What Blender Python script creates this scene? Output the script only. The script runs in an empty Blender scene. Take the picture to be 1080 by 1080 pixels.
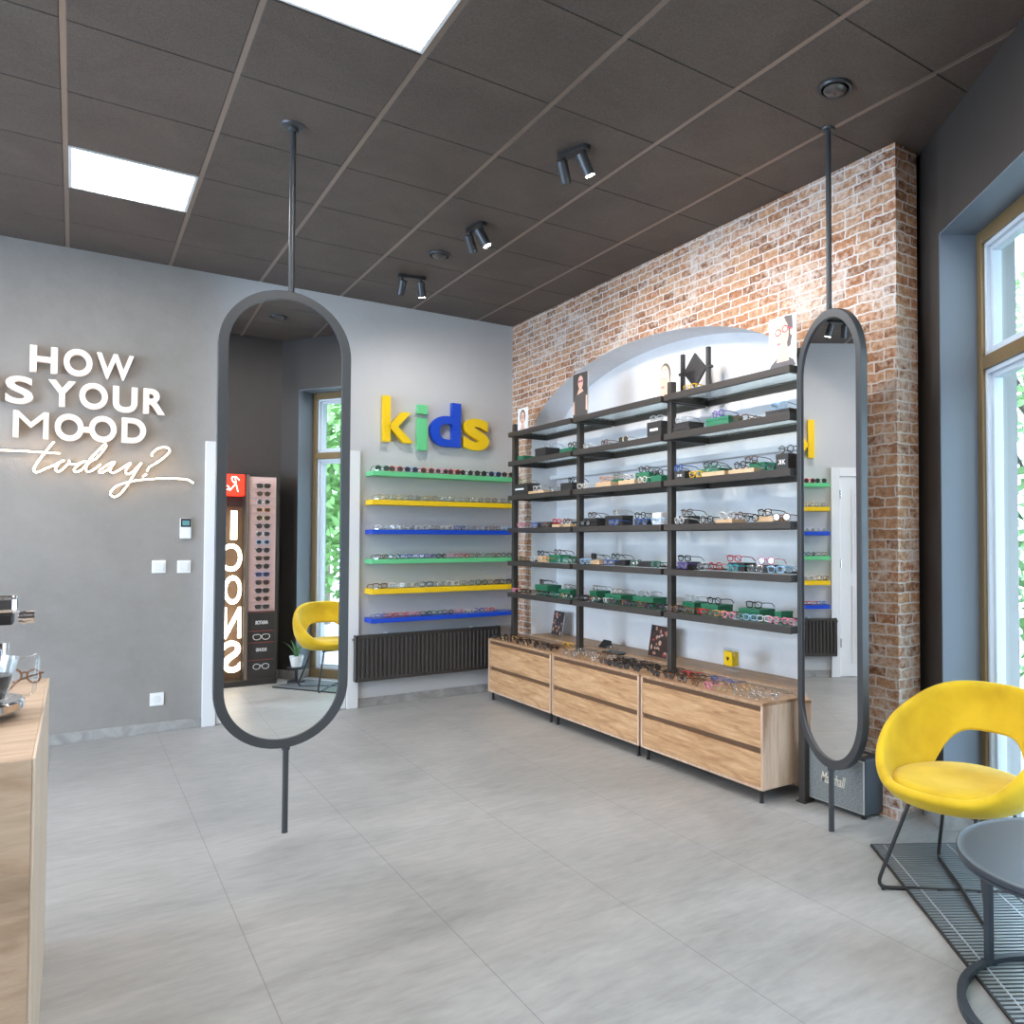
import bpy, bmesh, math, random
from mathutils import Vector, Matrix
random.seed(7)
C = bpy.context.scene.collection
SC = bpy.context.scene
PI = math.pi
H = 1.39            # eye height
CZ = 3.394          # ceiling height

# ------------------------------------------------------------ camera
cam_data = bpy.data.cameras.new('camera'); cam = bpy.data.objects.new('camera', cam_data); C.objects.link(cam)
cam.location = (0, 0, H)
cam.rotation_euler = (PI/2 + 0.0251, -0.0008, -0.6399)
cam_data.sensor_width = 36; cam_data.lens = 27.478
cam_data.shift_x = -0.1407; cam_data.shift_y = 0.0075
cam_data.clip_start = 0.02; cam_data.clip_end = 200
SC.camera = cam

# ------------------------------------------------------------ colour management, world
SC.view_settings.view_transform = 'Standard'; SC.view_settings.look = 'None'
SC.view_settings.gamma = 1; SC.view_settings.use_curve_mapping = False
SC.view_settings.exposure = 0.58
SC.cycles.use_denoising = True
SC.cycles.max_bounces = 8; SC.cycles.diffuse_bounces = 4; SC.cycles.glossy_bounces = 5
SC.cycles.transparent_max_bounces = 24; SC.cycles.sample_clamp_indirect = 6
SC.cycles.caustics_reflective = False; SC.cycles.caustics_refractive = False
W = bpy.data.worlds.new('sky'); SC.world = W; W.use_nodes = True
bg = W.node_tree.nodes['Background']; bg.inputs[0].default_value = (0.60, 0.78, 1.0, 1); bg.inputs[1].default_value = 10.5
PANEL_STRENGTH = 21.0
SPOT_POWER = 62

# window wall frame: u runs along the wall, n points outside
UW = Vector((.566, .824, 0)).normalized(); NW = Vector((.824, -.566, 0)).normalized()
def uvp(u, n, z=0): return UW*u + NW*n + Vector((0, 0, z))
U0, U1, WN = .66, 3.72, 1.519
ROTW = math.atan2(UW.y, UW.x)
# the sky seen through the window opening is sampled through a portal
def portal(loc, face, w, h):
    pl = bpy.data.lights.new('sky_portal', 'AREA'); pl.shape = 'RECTANGLE'; pl.size = w; pl.size_y = h
    pl.cycles.is_portal = True
    po = bpy.data.objects.new('sky_portal', pl); C.objects.link(po)
    po.location = loc; po.rotation_euler = Vector(face).to_track_quat('-Z', 'Y').to_euler()
portal(uvp((U0+U1)/2, 1.96, 1.5), -NW, U1-U0, 2.8)
portal((-4.55, 3.4, 1.5), (1, 0, 0), 4.8, 2.8)  # portal of the unseen window added in the left wall

# ------------------------------------------------------------ material helpers
MATS = {}
def mat(name, col=(.5,.5,.5), rough=.5, metal=0, spec=.5, emit=None, estr=0):
    if name in MATS: return MATS[name]
    m = bpy.data.materials.new(name); m.use_nodes = True
    b = m.node_tree.nodes['Principled BSDF']
    b.inputs['Base Color'].default_value = (*col, 1); b.inputs['Roughness'].default_value = rough
    b.inputs['Metallic'].default_value = metal; b.inputs['Specular IOR Level'].default_value = spec
    if emit: b.inputs['Emission Color'].default_value = (*emit, 1); b.inputs['Emission Strength'].default_value = estr
    m.diffuse_color = (*col, 1); MATS[name] = m
    return m
def nt(m): return m.node_tree.nodes, m.node_tree.links, m.node_tree.nodes['Principled BSDF']
def N(m, t, **kw):
    n = m.node_tree.nodes.new(t)
    for k, v in kw.items(): setattr(n, k, v)
    return n
def coords(m, scale=(1,1,1), kind='UV', rot=(0,0,0)):
    tc = N(m, 'ShaderNodeTexCoord'); mp = N(m, 'ShaderNodeMapping')
    mp.inputs['Scale'].default_value = scale; mp.inputs['Rotation'].default_value = rot
    m.node_tree.links.new(tc.outputs[kind], mp.inputs[0]); return mp.outputs[0]
def noise(m, vec, scale, detail=4, rough=.5, dist=0):
    n = N(m, 'ShaderNodeTexNoise'); n.inputs['Scale'].default_value = scale; n.inputs['Detail'].default_value = detail
    n.inputs['Roughness'].default_value = rough; n.inputs['Distortion'].default_value = dist
    m.node_tree.links.new(vec, n.inputs['Vector']); return n.outputs[0]
def ramp(m, fac, stops):
    r = N(m, 'ShaderNodeValToRGB'); e = r.color_ramp.elements
    while len(e) < len(stops): e.new(.5)
    for k, (p, c) in enumerate(stops): e[k].position = p; e[k].color = (*c, 1)
    m.node_tree.links.new(fac, r.inputs[0]); return r.outputs[0]
def mix(m, fac, a, b, blend='MIX'):
    x = N(m, 'ShaderNodeMixRGB', blend_type=blend); L = m.node_tree.links
    for s, v in ((x.inputs[0], fac), (x.inputs[1], a), (x.inputs[2], b)):
        if isinstance(v, (int, float)): s.default_value = v
        elif isinstance(v, tuple): s.default_value = (*v, 1)
        else: L.new(v, s)
    return x.outputs[0]
def math_(m, op, a, b=0):
    x = N(m, 'ShaderNodeMath', operation=op); L = m.node_tree.links
    for s, v in ((x.inputs[0], a), (x.inputs[1], b)):
        if isinstance(v, (int, float)): s.default_value = v
        else: L.new(v, s)
    return x.outputs[0]
def bump(m, h, strength=.3, dist=.01):
    b = N(m, 'ShaderNodeBump'); b.inputs['Strength'].default_value = strength; b.inputs['Distance'].default_value = dist
    m.node_tree.links.new(h, b.inputs['Height']); m.node_tree.links.new(b.outputs[0], nt(m)[2].inputs['Normal'])
def base(m, col): m.node_tree.links.new(col, nt(m)[2].inputs['Base Color'])

def m_plaster(name, c, var=.12, b=.25):
    m = mat(name, c, .75)
    v = coords(m, kind='Object')
    n1 = noise(m, v, 1.1, 5, .6, .6); n2 = noise(m, v, 14, 5, .65)
    dk = tuple(x*(1-var) for x in c); lt = tuple(min(1, x*(1+var)) for x in c)
    c1 = ramp(m, n1, [(.3, dk), (.7, lt)])
    base(m, mix(m, .25, c1, ramp(m, n2, [(.35, dk), (.65, lt)])))
    bump(m, mix(m, .5, n1, n2), b, .02); return m
M_WALL = m_plaster('grey_plaster', (.262,.242,.225))
def two_tone():   # base colour grey by the slogan, paler from the door towards the brick
    m = M_WALL; L = m.node_tree.links; src = nt(m)[2].inputs['Base Color'].links[0].from_socket
    sx = N(m, 'ShaderNodeSeparateXYZ'); L.new(coords(m, kind='Object'), sx.inputs[0])
    f = N(m, 'ShaderNodeMapRange', interpolation_type='SMOOTHSTEP'); L.new(sx.outputs[0], f.inputs[0]); f.inputs[1].default_value = .6; f.inputs[2].default_value = 1.3
    g = ramp(m, noise(m, coords(m, kind='Object'), 1.3, 4, .6), [(.3, (.50,.50,.505)), (.7, (.55,.55,.555))])
    base(m, mix(m, f.outputs[0], src, g))
two_tone()
M_NICHE = m_plaster('pale_niche_plaster', (.82,.80,.81), .07)
M_EXT = m_plaster('white_render', (.34,.34,.335), .04)
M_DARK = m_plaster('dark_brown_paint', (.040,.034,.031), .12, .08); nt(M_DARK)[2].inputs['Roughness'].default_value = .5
M_REV = mat('sky_tinted_reveal', (.14,.165,.20), .45)  # grey reveal paint with the sky's blue light put into the colour
M_WHITE = mat('white_paint', (.72,.72,.73), .4)
M_PLAST = mat('white_plastic', (.8,.8,.8), .35)
M_BLACK = mat('black_metal', (.028,.026,.026), .38, .3)
M_RACK = mat('brown_black_steel', (.050,.042,.037), .42, .2)
M_GUN = mat('dark_grey_steel', (.055,.058,.064), .4, .3)
M_CHROME = mat('chrome', (.8,.8,.82), .12, 1)
M_TABLE = mat('matt_dark_steel', (.040,.048,.062), .42, .2)

def m_floor():
    m = mat('grey_stone_tile', (.4,.4,.4), .42)
    v = coords(m, kind='Object'); L = m.node_tree.links
    vs = coords(m, (1.0, 3.2, 1), 'Object')
    a = noise(m, vs, 1.7, 8, .66, 1.0); b = noise(m, v, .9, 5, .6, .8); c = noise(m, vs, 9, 5, .6)
    col = ramp(m, a, [(.30, (.225,.218,.213)), (.5, (.335,.328,.323)), (.7, (.43,.424,.420))])
    col = mix(m, .45, col, ramp(m, b, [(.38, (.21,.222,.216)), (.65, (.43,.425,.42))]))
    col = mix(m, .2, col, ramp(m, c, [(.35, (.26,.255,.25)), (.65, (.5,.49,.485))]))
    # joints: strong ones run along Y every 0.602 m, fainter ones along X every 0.602 m
    sx = N(m, 'ShaderNodeSeparateXYZ'); L.new(v, sx.inputs[0])
    def joint(o, off, w):
        t = math_(m, 'FRACT', math_(m, 'DIVIDE', math_(m, 'SUBTRACT', o, off-60.2), .602))
        d = math_(m, 'ABSOLUTE', math_(m, 'SUBTRACT', t, .5))
        return math_(m, 'GREATER_THAN', d, .5 - w/.602/2)
    jx = joint(sx.outputs[0], .50, .0035); jy = joint(sx.outputs[1], .69+.0, .0025)
    col = mix(m, math_(m, 'MULTIPLY', jx, .55), col, (.13,.12,.115))
    col = mix(m, math_(m, 'MULTIPLY', jy, .30), col, (.16,.15,.14))
    base(m, col)
    r = ramp(m, a, [(.3, (.36,)*3), (.7, (.5,)*3)]); L.new(r, nt(m)[2].inputs['Roughness'])
    bump(m, a, .06, .01); return m
M_FLOOR = m_floor()
def m_base():
    m = mat('stone_skirting', (.36,.35,.34), .5); v = coords(m, kind='Object')
    base(m, ramp(m, noise(m, v, 9, 6, .6, .5), [(.3, (.22,.21,.20)), (.7, (.40,.39,.38))])); return m
M_BASE = m_base()

def m_brick():
    m = mat('whitewashed_brick', (.5,.4,.3), .85); L = m.node_tree.links
    uv = coords(m)
    n0 = N(m, 'ShaderNodeTexNoise'); n0.inputs['Scale'].default_value = 14; n0.inputs['Detail'].default_value = 3; L.new(uv, n0.inputs['Vector'])
    ds = N(m, 'ShaderNodeVectorMath', operation='SUBTRACT'); L.new(n0.outputs[1], ds.inputs[0]); ds.inputs[1].default_value = (.5,.5,.5)
    sc = N(m, 'ShaderNodeVectorMath', operation='SCALE'); L.new(ds.outputs[0], sc.inputs[0]); sc.inputs['Scale'].default_value = .028
    ad = N(m, 'ShaderNodeVectorMath', operation='ADD'); L.new(uv, ad.inputs[0]); L.new(sc.outputs[0], ad.inputs[1])
    br = N(m, 'ShaderNodeTexBrick'); L.new(ad.outputs[0], br.inputs['Vector'])
    br.inputs['Scale'].default_value = 1; br.inputs['Brick Width'].default_value = .165; br.inputs['Row Height'].default_value = .0535
    br.inputs['Mortar Size'].default_value = .0050; br.inputs['Mortar Smooth'].default_value = .35; br.inputs['Bias'].default_value = -.05
    br.inputs['Color1'].default_value = (0,0,0,1); br.inputs['Color2'].default_value = (1,1,1,1); br.inputs['Mortar'].default_value = (.5,.5,.5,1)
    br.offset = .5; br.squash = .75; br.squash_frequency = 3
    col = ramp(m, br.outputs[0], [(0, (.14,.055,.028)), (.25, (.40,.15,.062)), (.5, (.54,.31,.18)), (.75, (.50,.29,.17)), (1, (.26,.13,.08))])
    n1 = noise(m, uv, 34, 5, .6); n2 = noise(m, uv, 2.4, 4, .6, 1.0); n3 = noise(m, uv, 110, 3, .6)
    col = mix(m, .45, col, ramp(m, n1, [(.35, (.19,.072,.034)), (.65, (.68,.41,.24))]))
    wash = ramp(m, math_(m, 'ADD', math_(m, 'MULTIPLY', n1, .5), math_(m, 'MULTIPLY', n2, .62)), [(.53, (0,0,0)), (.70, (.75,.75,.75))])
    wv = N(m, 'ShaderNodeRGBToBW'); L.new(wash, wv.inputs[0])
    col = mix(m, wv.outputs[0], col, (.68,.60,.54))
    mort = ramp(m, n3, [(.3, (.56,.52,.50)), (.7, (.74,.71,.69))])
    edge = math_(m, 'ADD', br.outputs['Fac'], math_(m, 'MULTIPLY', math_(m, 'SUBTRACT', n1, .5), .35))
    e2 = ramp(m, edge, [(.25, (0,)*3), (.55, (1,)*3)]); ew = N(m, 'ShaderNodeRGBToBW'); L.new(e2, ew.inputs[0])
    base(m, mix(m, ew.outputs[0], col, mort))
    hgt = math_(m, 'ADD', math_(m, 'MULTIPLY', math_(m, 'SUBTRACT', 1, ew.outputs[0]), 1.0), math_(m, 'MULTIPLY', n1, .35))
    bump(m, hgt, .7, .010); return m
M_BRICK = m_brick()

def m_wood(name, cols, sc=(1, 9, 9), rot=(0,0,0), kind='UV'):
    m = mat(name, cols[1], .5); v = coords(m, sc, kind, rot)
    a = noise(m, v, 1.3, 8, .62, 1.3); b = noise(m, v, 5.0, 6, .6, .8)
    c = ramp(m, a, [(.28, cols[0]), (.48, cols[1]), (.72, cols[2])])
    base(m, mix(m, .3, c, ramp(m, b, [(.3, cols[0]), (.7, cols[2])]))); bump(m, b, .05, .004); return m
OAK = ((.25,.105,.035), (.53,.30,.145), (.74,.49,.28))
M_OAKH = m_wood('oak_horizontal_grain', OAK, (1.5, 15, 1))
M_OAKV = m_wood('oak_vertical_grain', ((.38,.23,.15), (.60,.42,.29), (.76,.58,.45)), (13, 1.0, 1))
M_OAKT = m_wood('oak_top', ((.25,.13,.065), (.40,.235,.13), (.53,.35,.22)), (12, 1.6, 1))
M_OAKG = mat('oak_dark_groove', (.16,.085,.045), .6)  # one even darker brown for the recessed drawer grooves
M_CNT = m_wood('counter_oak', ((.27,.17,.105), (.50,.35,.235), (.66,.52,.39)), (1.2, 7, 1))
M_CNTV = m_wood('counter_side_oak', ((.36,.25,.17), (.60,.47,.36), (.80,.70,.58)), (40, .35, 1))
M_TAN = m_wood('pale_beech', ((.50,.30,.15), (.64,.42,.24), (.74,.54,.35)), (6, 12, 1))

def m_ceil():
    m = mat('dark_ceiling_tile', (.055,.048,.045), .6); v = coords(m, kind='Object')
    a = noise(m, v, 2.2, 4, .6, .8); b = noise(m, v, 160, 2, .6)
    c = ramp(m, a, [(.3, (.066,.048,.039)), (.7, (.115,.086,.071))])
    base(m, mix(m, .4, c, ramp(m, b, [(.35, (.04,.032,.028)), (.7, (.15,.120,.104))]))); bump(m, b, .15, .003); return m
M_CEIL = m_ceil()
M_TBAR = mat('ceiling_grid_metal', (.24,.18,.145), .35, .3)

def m_velvet():
    m = mat('yellow_velvet', (.62,.42,.01), .85); v = coords(m, kind='Object')
    a = noise(m, v, 5, 3, .5, .3)
    base(m, ramp(m, a, [(.35, (.50,.31,.002)), (.65, (.64,.42,.008))]))
    b = nt(m)[2]; b.inputs['Sheen Weight'].default_value = .35; b.inputs['Sheen Roughness'].default_value = .4; b.inputs['Sheen Tint'].default_value = (1,.9,.5,1)
    return m
M_VELVET = m_velvet()
def m_glass(name, tint=(1,1,1), gl=.12):
    m = bpy.data.materials.new(name); m.use_nodes = True; t = m.node_tree; t.nodes.clear()
    o = t.nodes.new('ShaderNodeOutputMaterial'); mx = t.nodes.new('ShaderNodeMixShader')
    tr = t.nodes.new('ShaderNodeBsdfTransparent'); tr.inputs[0].default_value = (*tint, 1)
    g = t.nodes.new('ShaderNodeBsdfGlossy'); g.inputs['Roughness'].default_value = .12 if 'lens' in name else .02; g.inputs[0].default_value = (1,1,1,1)
    lw = t.nodes.new('ShaderNodeLayerWeight'); lw.inputs[0].default_value = .5
    pw = t.nodes.new('ShaderNodeMath'); pw.operation = 'POWER'; pw.inputs[1].default_value = 4; t.links.new(lw.outputs['Facing'], pw.inputs[0])
    ml = t.nodes.new('ShaderNodeMath'); ml.operation = 'MULTIPLY_ADD'; ml.inputs[1].default_value = .8; ml.inputs[2].default_value = gl; t.links.new(pw.outputs[0], ml.inputs[0])
    t.links.new(ml.outputs[0], mx.inputs[0]); t.links.new(tr.outputs[0], mx.inputs[1]); t.links.new(g.outputs[0], mx.inputs[2])
    t.links.new(mx.outputs[0], o.inputs[0]); MATS[name] = m; return m
M_GLASS = m_glass('window_glass', (.97,.99,.99), .03)
M_LENS = m_glass('clear_lens', (.90,.92,.93), .09)
M_SHELFGLASS = m_glass('frosted_shelf_glass', (.80,.86,.84), .10)
M_COFG = m_glass('cup_glass', (.95,.97,.98), .08)
M_MIRROR = mat('mirror_silver', (.93,.94,.94), .0, 1)
M_SUN = mat('dark_lens', (.035,.03,.03), .12, 0, .8)
M_PANEL = mat('led_panel', (.9,.9,.9), .5, emit=(1,.95,.90), estr=PANEL_STRENGTH)
M_BULB = mat('lit_spot_lens', (1,1,1), .5, emit=(1,.94,.85), estr=60)
M_NEON = mat('lit_neon_tube', (1,1,1), .5, emit=(1,.72,.45), estr=16)
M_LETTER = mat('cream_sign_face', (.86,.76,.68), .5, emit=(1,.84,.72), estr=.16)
M_ICON = mat('lit_letter_face', (1,1,1), .5, emit=(1,.80,.55), estr=6)
M_RED = mat('lit_red_box', (.8,.02,.01), .4, emit=(1,.03,.01), estr=1.6)
M_REDW = mat('lit_white_script', (1,1,1), .4, emit=(1,.9,.85), estr=3)

# ------------------------------------------------------------ mesh helpers
class MB:
    def __init__(s): s.v = []; s.f = []; s.m = []
    def add(s, vs, fs, mi=0):
        o = len(s.v); s.v += [tuple(v) for v in vs]; s.f += [tuple(i+o for i in f) for f in fs]; s.m += [mi]*len(fs); return s
    def box(s, x0, x1, y0, y1, z0, z1, mi=0, M=None):
        vs = [Vector((x, y, z)) for z in (z0, z1) for y in (y0, y1) for x in (x0, x1)]
        if M is not None: vs = [M @ v for v in vs]
        return s.add(vs, [(0,2,3,1), (4,5,7,6), (0,1,5,4), (2,6,7,3), (0,4,6,2), (1,3,7,5)], mi)
    def prism(s, pts, a, b, mi=0):   # pts: list of (x,y) ; extruded a..b along z ; counter-clockwise
        n = len(pts); vs = [(x, y, a) for x, y in pts] + [(x, y, b) for x, y in pts]
        return s.add(vs, [tuple(range(n))[::-1], tuple(range(n, 2*n))] + [(i, (i+1) % n, n+(i+1) % n, n+i) for i in range(n)], mi)
    def cyl(s, c, r, z0, z1, n=24, mi=0, r1=None, M=None):
        r1 = r if r1 is None else r1
        vs = [Vector((c[0]+r*math.cos(2*PI*i/n), c[1]+r*math.sin(2*PI*i/n), z0)) for i in range(n)] + [Vector((c[0]+r1*math.cos(2*PI*i/n), c[1]+r1*math.sin(2*PI*i/n), z1)) for i in range(n)]
        if M is not None: vs = [M @ v for v in vs]
        return s.add(vs, [tuple(range(n))[::-1], tuple(range(n, 2*n))] + [(i, (i+1) % n, n+(i+1) % n, n+i) for i in range(n)], mi)
    def rod(s, a, b, r, n=12, mi=0, r1=None):
        a, b = Vector(a), Vector(b); d = b-a
        M = Matrix.Translation(a) @ d.to_track_quat('Z', 'Y').to_matrix().to_4x4()
        return s.cyl((0, 0), r, 0, d.length, n, mi, r1, M)
    def lathe(s, prof, n=32, c=(0,0,0), mi=0):
        vs = [(c[0]+r*math.cos(2*PI*i/n), c[1]+r*math.sin(2*PI*i/n), c[2]+z) for r, z in prof for i in range(n)]
        k = len(prof)
        fs = [(j*n+i, j*n+(i+1) % n, (j+1)*n+(i+1) % n, (j+1)*n+i) for j in range(k-1) for i in range(n)]
        s.add(vs, fs, mi)
        if prof[0][0] > 1e-6: s.f.append(tuple(len(s.v)-k*n+i for i in range(n))[::-1]); s.m.append(mi)
        if prof[-1][0] > 1e-6: s.f.append(tuple(len(s.v)-n+i for i in range(n))); s.m.append(mi)
        return s
    def tube(s, pts, r, n=8, closed=False, mi=0, square=False):
        P = [Vector(p) for p in pts]; m = len(P)
        up = None; rings = []
        for i in range(m):
            if closed: t = (P[(i+1) % m]-P[i-1])
            else: t = P[min(i+1, m-1)]-P[max(i-1, 0)]
            if t.length < 1e-9: t = Vector((0,0,1))
            t.normalize()
            if up is None:
                up = Vector((0,0,1)) if abs(t.z) < .9 else Vector((0,1,0))
                if closed:
                    nn = sum(((P[j]-P[0]).cross(P[(j+1) % m]-P[0]) for j in range(m)), Vector())
                    if nn.length > 1e-9: up = nn.normalized()
            up = (up - t*up.dot(t))
            up.normalize(); sd = t.cross(up)
            if square: rings += [P[i]+up*a*r+sd*b*r for a, b in ((1,1), (-1,1), (-1,-1), (1,-1))]
            else: rings += [P[i]+(up*math.cos(2*PI*k/n)+sd*math.sin(2*PI*k/n))*r for k in range(n)]
        k = 4 if square else n
        fs = [(i*k+j, i*k+(j+1) % k, ((i+1) % m)*k+(j+1) % k, ((i+1) % m)*k+j) for i in range(m if closed else m-1) for j in range(k)]
        if not closed: fs += [tuple(range(k))[::-1], tuple(range((m-1)*k, m*k))]
        return s.add(rings, fs, mi)
    def mesh(s, name, smooth=None, uv=True):
        me = bpy.data.meshes.new(name); me.from_pydata(s.v, [], s.f)
        for p, k in zip(me.polygons, s.m): p.material_index = k
        bm = bmesh.new(); bm.from_mesh(me); bmesh.ops.recalc_face_normals(bm, faces=bm.faces); bm.to_mesh(me); bm.free()
        if uv: boxuv(me)
        if smooth is not None:
            me.polygons.foreach_set('use_smooth', [True]*len(me.polygons))
            me.set_sharp_from_angle(angle=math.radians(smooth))
        me.update(); return me
def boxuv(me):
    l = me.uv_layers.new(name='UVMap')
    for p in me.polygons:
        n = p.normal; ax = max(range(3), key=lambda i: abs(n[i]))
        for li in p.loop_indices:
            v = me.vertices[me.loops[li].vertex_index].co
            l.data[li].uv = (v.y, v.z) if ax == 0 else (v.x, v.z) if ax == 1 else (v.x, v.y)
def link(name, me, m, parent=None, loc=None, bev=0, seg=2, sub=0):
    o = bpy.data.objects.new(name, me); C.objects.link(o)
    ms = m if isinstance(m, (list, tuple)) else [m]
    if len(me.materials) < len(ms):
        for x in ms: me.materials.append(x)
    if parent: o.parent = parent
    if loc: o.location = loc
    if bev:
        b = o.modifiers.new('bevel', 'BEVEL'); b.width = bev; b.segments = seg; b.limit_method = 'ANGLE'
    if sub:
        b = o.modifiers.new('sub', 'SUBSURF'); b.levels = sub; b.render_levels = sub
    return o
def part(name, mb, m, parent=None, smooth=None, bev=0, sub=0, loc=None): return link(name, mb.mesh(name, smooth), m, parent, loc, bev, 2, sub)
def struct(name, mb, m, smooth=None, bev=0):
    o = part(name, mb, m, None, smooth, bev); o['kind'] = 'structure'; return o
def thing(name, label, cat, loc=(0,0,0), rz=0, group=None):
    o = bpy.data.objects.new(name, None); C.objects.link(o); o.empty_display_size = .05
    o.location = loc; o.rotation_euler = (0, 0, rz); tag(o, label, cat, group); return o
def tag(o, label, cat, group=None):
    o['label'] = label; o['category'] = cat
    if group: o['group'] = group
    return o
def txt(s, shear=0, bold=0.0):
    cu = bpy.data.curves.new('t', 'FONT'); cu.body = s; cu.size = 1; cu.shear = shear; cu.offset = bold; cu.extrude = .5; cu.resolution_u = 6
    o = bpy.data.objects.new('t', cu); C.objects.link(o)
    me = bpy.data.meshes.new_from_object(o.evaluated_get(bpy.context.evaluated_depsgraph_get()))
    C.objects.unlink(o); bpy.data.objects.remove(o); bpy.data.curves.remove(cu)
    xs = [v.co.x for v in me.vertices]; ys = [v.co.y for v in me.vertices]
    return me, (min(xs), max(xs), min(ys), max(ys))
def letter(s, x0, x1, z0, z1, depth, shear=0, bold=0.0, flip=False):
    """text fitted in a box in the local XZ plane, front at y=0, back at y=depth"""
    bpy.context.view_layer.update()
    me, (a, b, c, d) = txt(s, shear, bold)
    for v in me.vertices:
        X = (v.co.x-a)/(b-a)
        if flip: X = 1-X
        v.co = Vector((x0+X*(x1-x0), depth*(.5-v.co.z), z0+(v.co.y-c)/(d-c)*(z1-z0)))
    me.update(); return me

# ============================================================ the room
XB = 3.285   # brick face
YK = 6.68    # back wall face
YN = -.50    # near wall
XL = -4.2
s = MB(); s.box(XL-.3, 3.9, YN-.3, YK+.3, -.2, 0); struct('floor', s, M_FLOOR)
# ceiling: slab, tiles sunk between metal bars
s = MB(); s.box(XL-.3, 5.0, YN-.3, YK+.3, CZ+.012, CZ+.2)
GX = lambda i: -.067+.6*i
GY = lambda j: 3.735+.6*j
panels = {(0, 2), (1, -2), (-3, 2), (-3, -2), (-3, -6), (0, -6), (-6, 2), (-6, -2), (-6, -6), (3, -5)}
for i in range(-7, 6):
    for j in range(-7, 5):
        if (i, j) in panels: continue
        x0, x1, y0, y1 = GX(i)+.012, min(GX(i+1)-.012, 3.6), GY(j)+.004, min(GY(j+1)-.004, YK)
        if i == 5: x1 = 3.6
        s.box(x0, x1, y0, y1, CZ-.004, CZ+.011)
struct('ceiling', s, M_CEIL, bev=.003)
s = MB()
for i in range(-7, 6): s.box(GX(i)-.011, GX(i)+.011, YN-.1, YK, CZ-.002, CZ+.0115)
struct('trim_1', s, M_TBAR)
s = MB()
for j in range(-6, 5): s.box(XL, 3.6, GY(j)-.0028, GY(j)+.0028, CZ-.001, CZ+.0112)
struct('trim_2', s, mat('dark_grid_metal', (.03,.026,.025), .5))
s = MB(); s.box(XL-.3, 4.6, YK, YK+.3, 0, CZ+.2); struct('wall_back', s, M_WALL)
s = MB(); s.box(XL-.3, XL, YN-.3, 1.0, 0, CZ+.2); s.box(XL-.3, XL, 5.8, YK+.3, 0, CZ+.2); s.box(XL-.3, XL, 1.0, 5.8, 0, .1); s.box(XL-.3, XL, 1.0, 5.8, 2.9, CZ+.2); struct('wall_left', s, M_WALL)
s = MB(); s.box(XL-.3, 1.56, YN-.3, YN, 0, CZ+.2); struct('wall_near', s, M_DARK)

# brick wall with the arched niche
NY0, NY1, NZ0, NXB = 3.0, 6.28, .53, 3.54
def arch(y):
    t = (y-4.64)/1.64; return 2.25 + .60*math.sqrt(max(0, 1-t*t))
ys = [NY0 + (NY1-NY0)*(1-math.cos(PI*k/48))/2 for k in range(49)]
s = MB()
Q = lambda y, z, x=XB: (x, y, z)
s.add([Q(2.40,0), Q(NY0,0), Q(NY0,CZ+.02), Q(2.40,CZ+.02)], [(0,1,2,3)])
s.add([Q(NY1,0), Q(YK,0), Q(YK,CZ+.02), Q(NY1,CZ+.02)], [(0,1,2,3)])
s.add([Q(NY0,0), Q(NY1,0), Q(NY1,NZ0), Q(NY0,NZ0)], [(0,1,2,3)])
for a, b in zip(ys, ys[1:]): s.add([Q(a,arch(a)), Q(b,arch(b)), Q(b,CZ+.02), Q(a,CZ+.02)], [(0,1,2,3)])
s.add([(XB,2.40,0), (3.46,2.40,0), (3.46,2.40,CZ+.02), (XB,2.40,CZ+.02)], [(0,1,2,3)])   # end face of the pier
struct('wall_right', s, M_BRICK)
s = MB(); s.box(XB+.002, 3.455, 2.405, NY0-.004, 0, CZ+.1); s.box(3.46, 4.1, 2.42, YK+.2, 0, .3)
s.box(NXB+.003, 4.1, 2.9, YK+.2, .3, CZ+.1); s.box(XB+.002, NXB+.002, NY1+.004, YK+.2, 0, CZ+.1)
struct('trim_3', s, M_DARK)
s = MB()
n = len(ys)
ring = [(NY0, NZ0)] + [(y, arch(y)) for y in ys] + [(NY1, NZ0)]
m_ = len(ring)
s.add([(XB-.001, y, z) for y, z in ring] + [(NXB, y, z) for y, z in ring], [(i, (i+1) % m_, m_+(i+1) % m_, m_+i) for i in range(m_)])
for a, b in zip(ys, ys[1:]): s.add([(NXB,a,NZ0), (NXB,b,NZ0), (NXB,b,arch(b)), (NXB,a,arch(a))], [(0,1,2,3)])
o = struct('trim_6', s, M_NICHE, smooth=40)
s = MB(); s.box(3.47, NXB, 3.0, 6.28, 1.93, 1.965); s.box(3.50, NXB, 3.0, 6.28, 2.36, 2.39); struct('trim_4', s, M_NICHE, bev=.004)
s = MB(); s.box(3.292, NXB, 3.002, 6.278, .531, .541); tag(part('niche_board', s, M_OAKT), 'oak board lining the bottom of the arched wall niche behind the dressers', 'shelf board')

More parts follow.
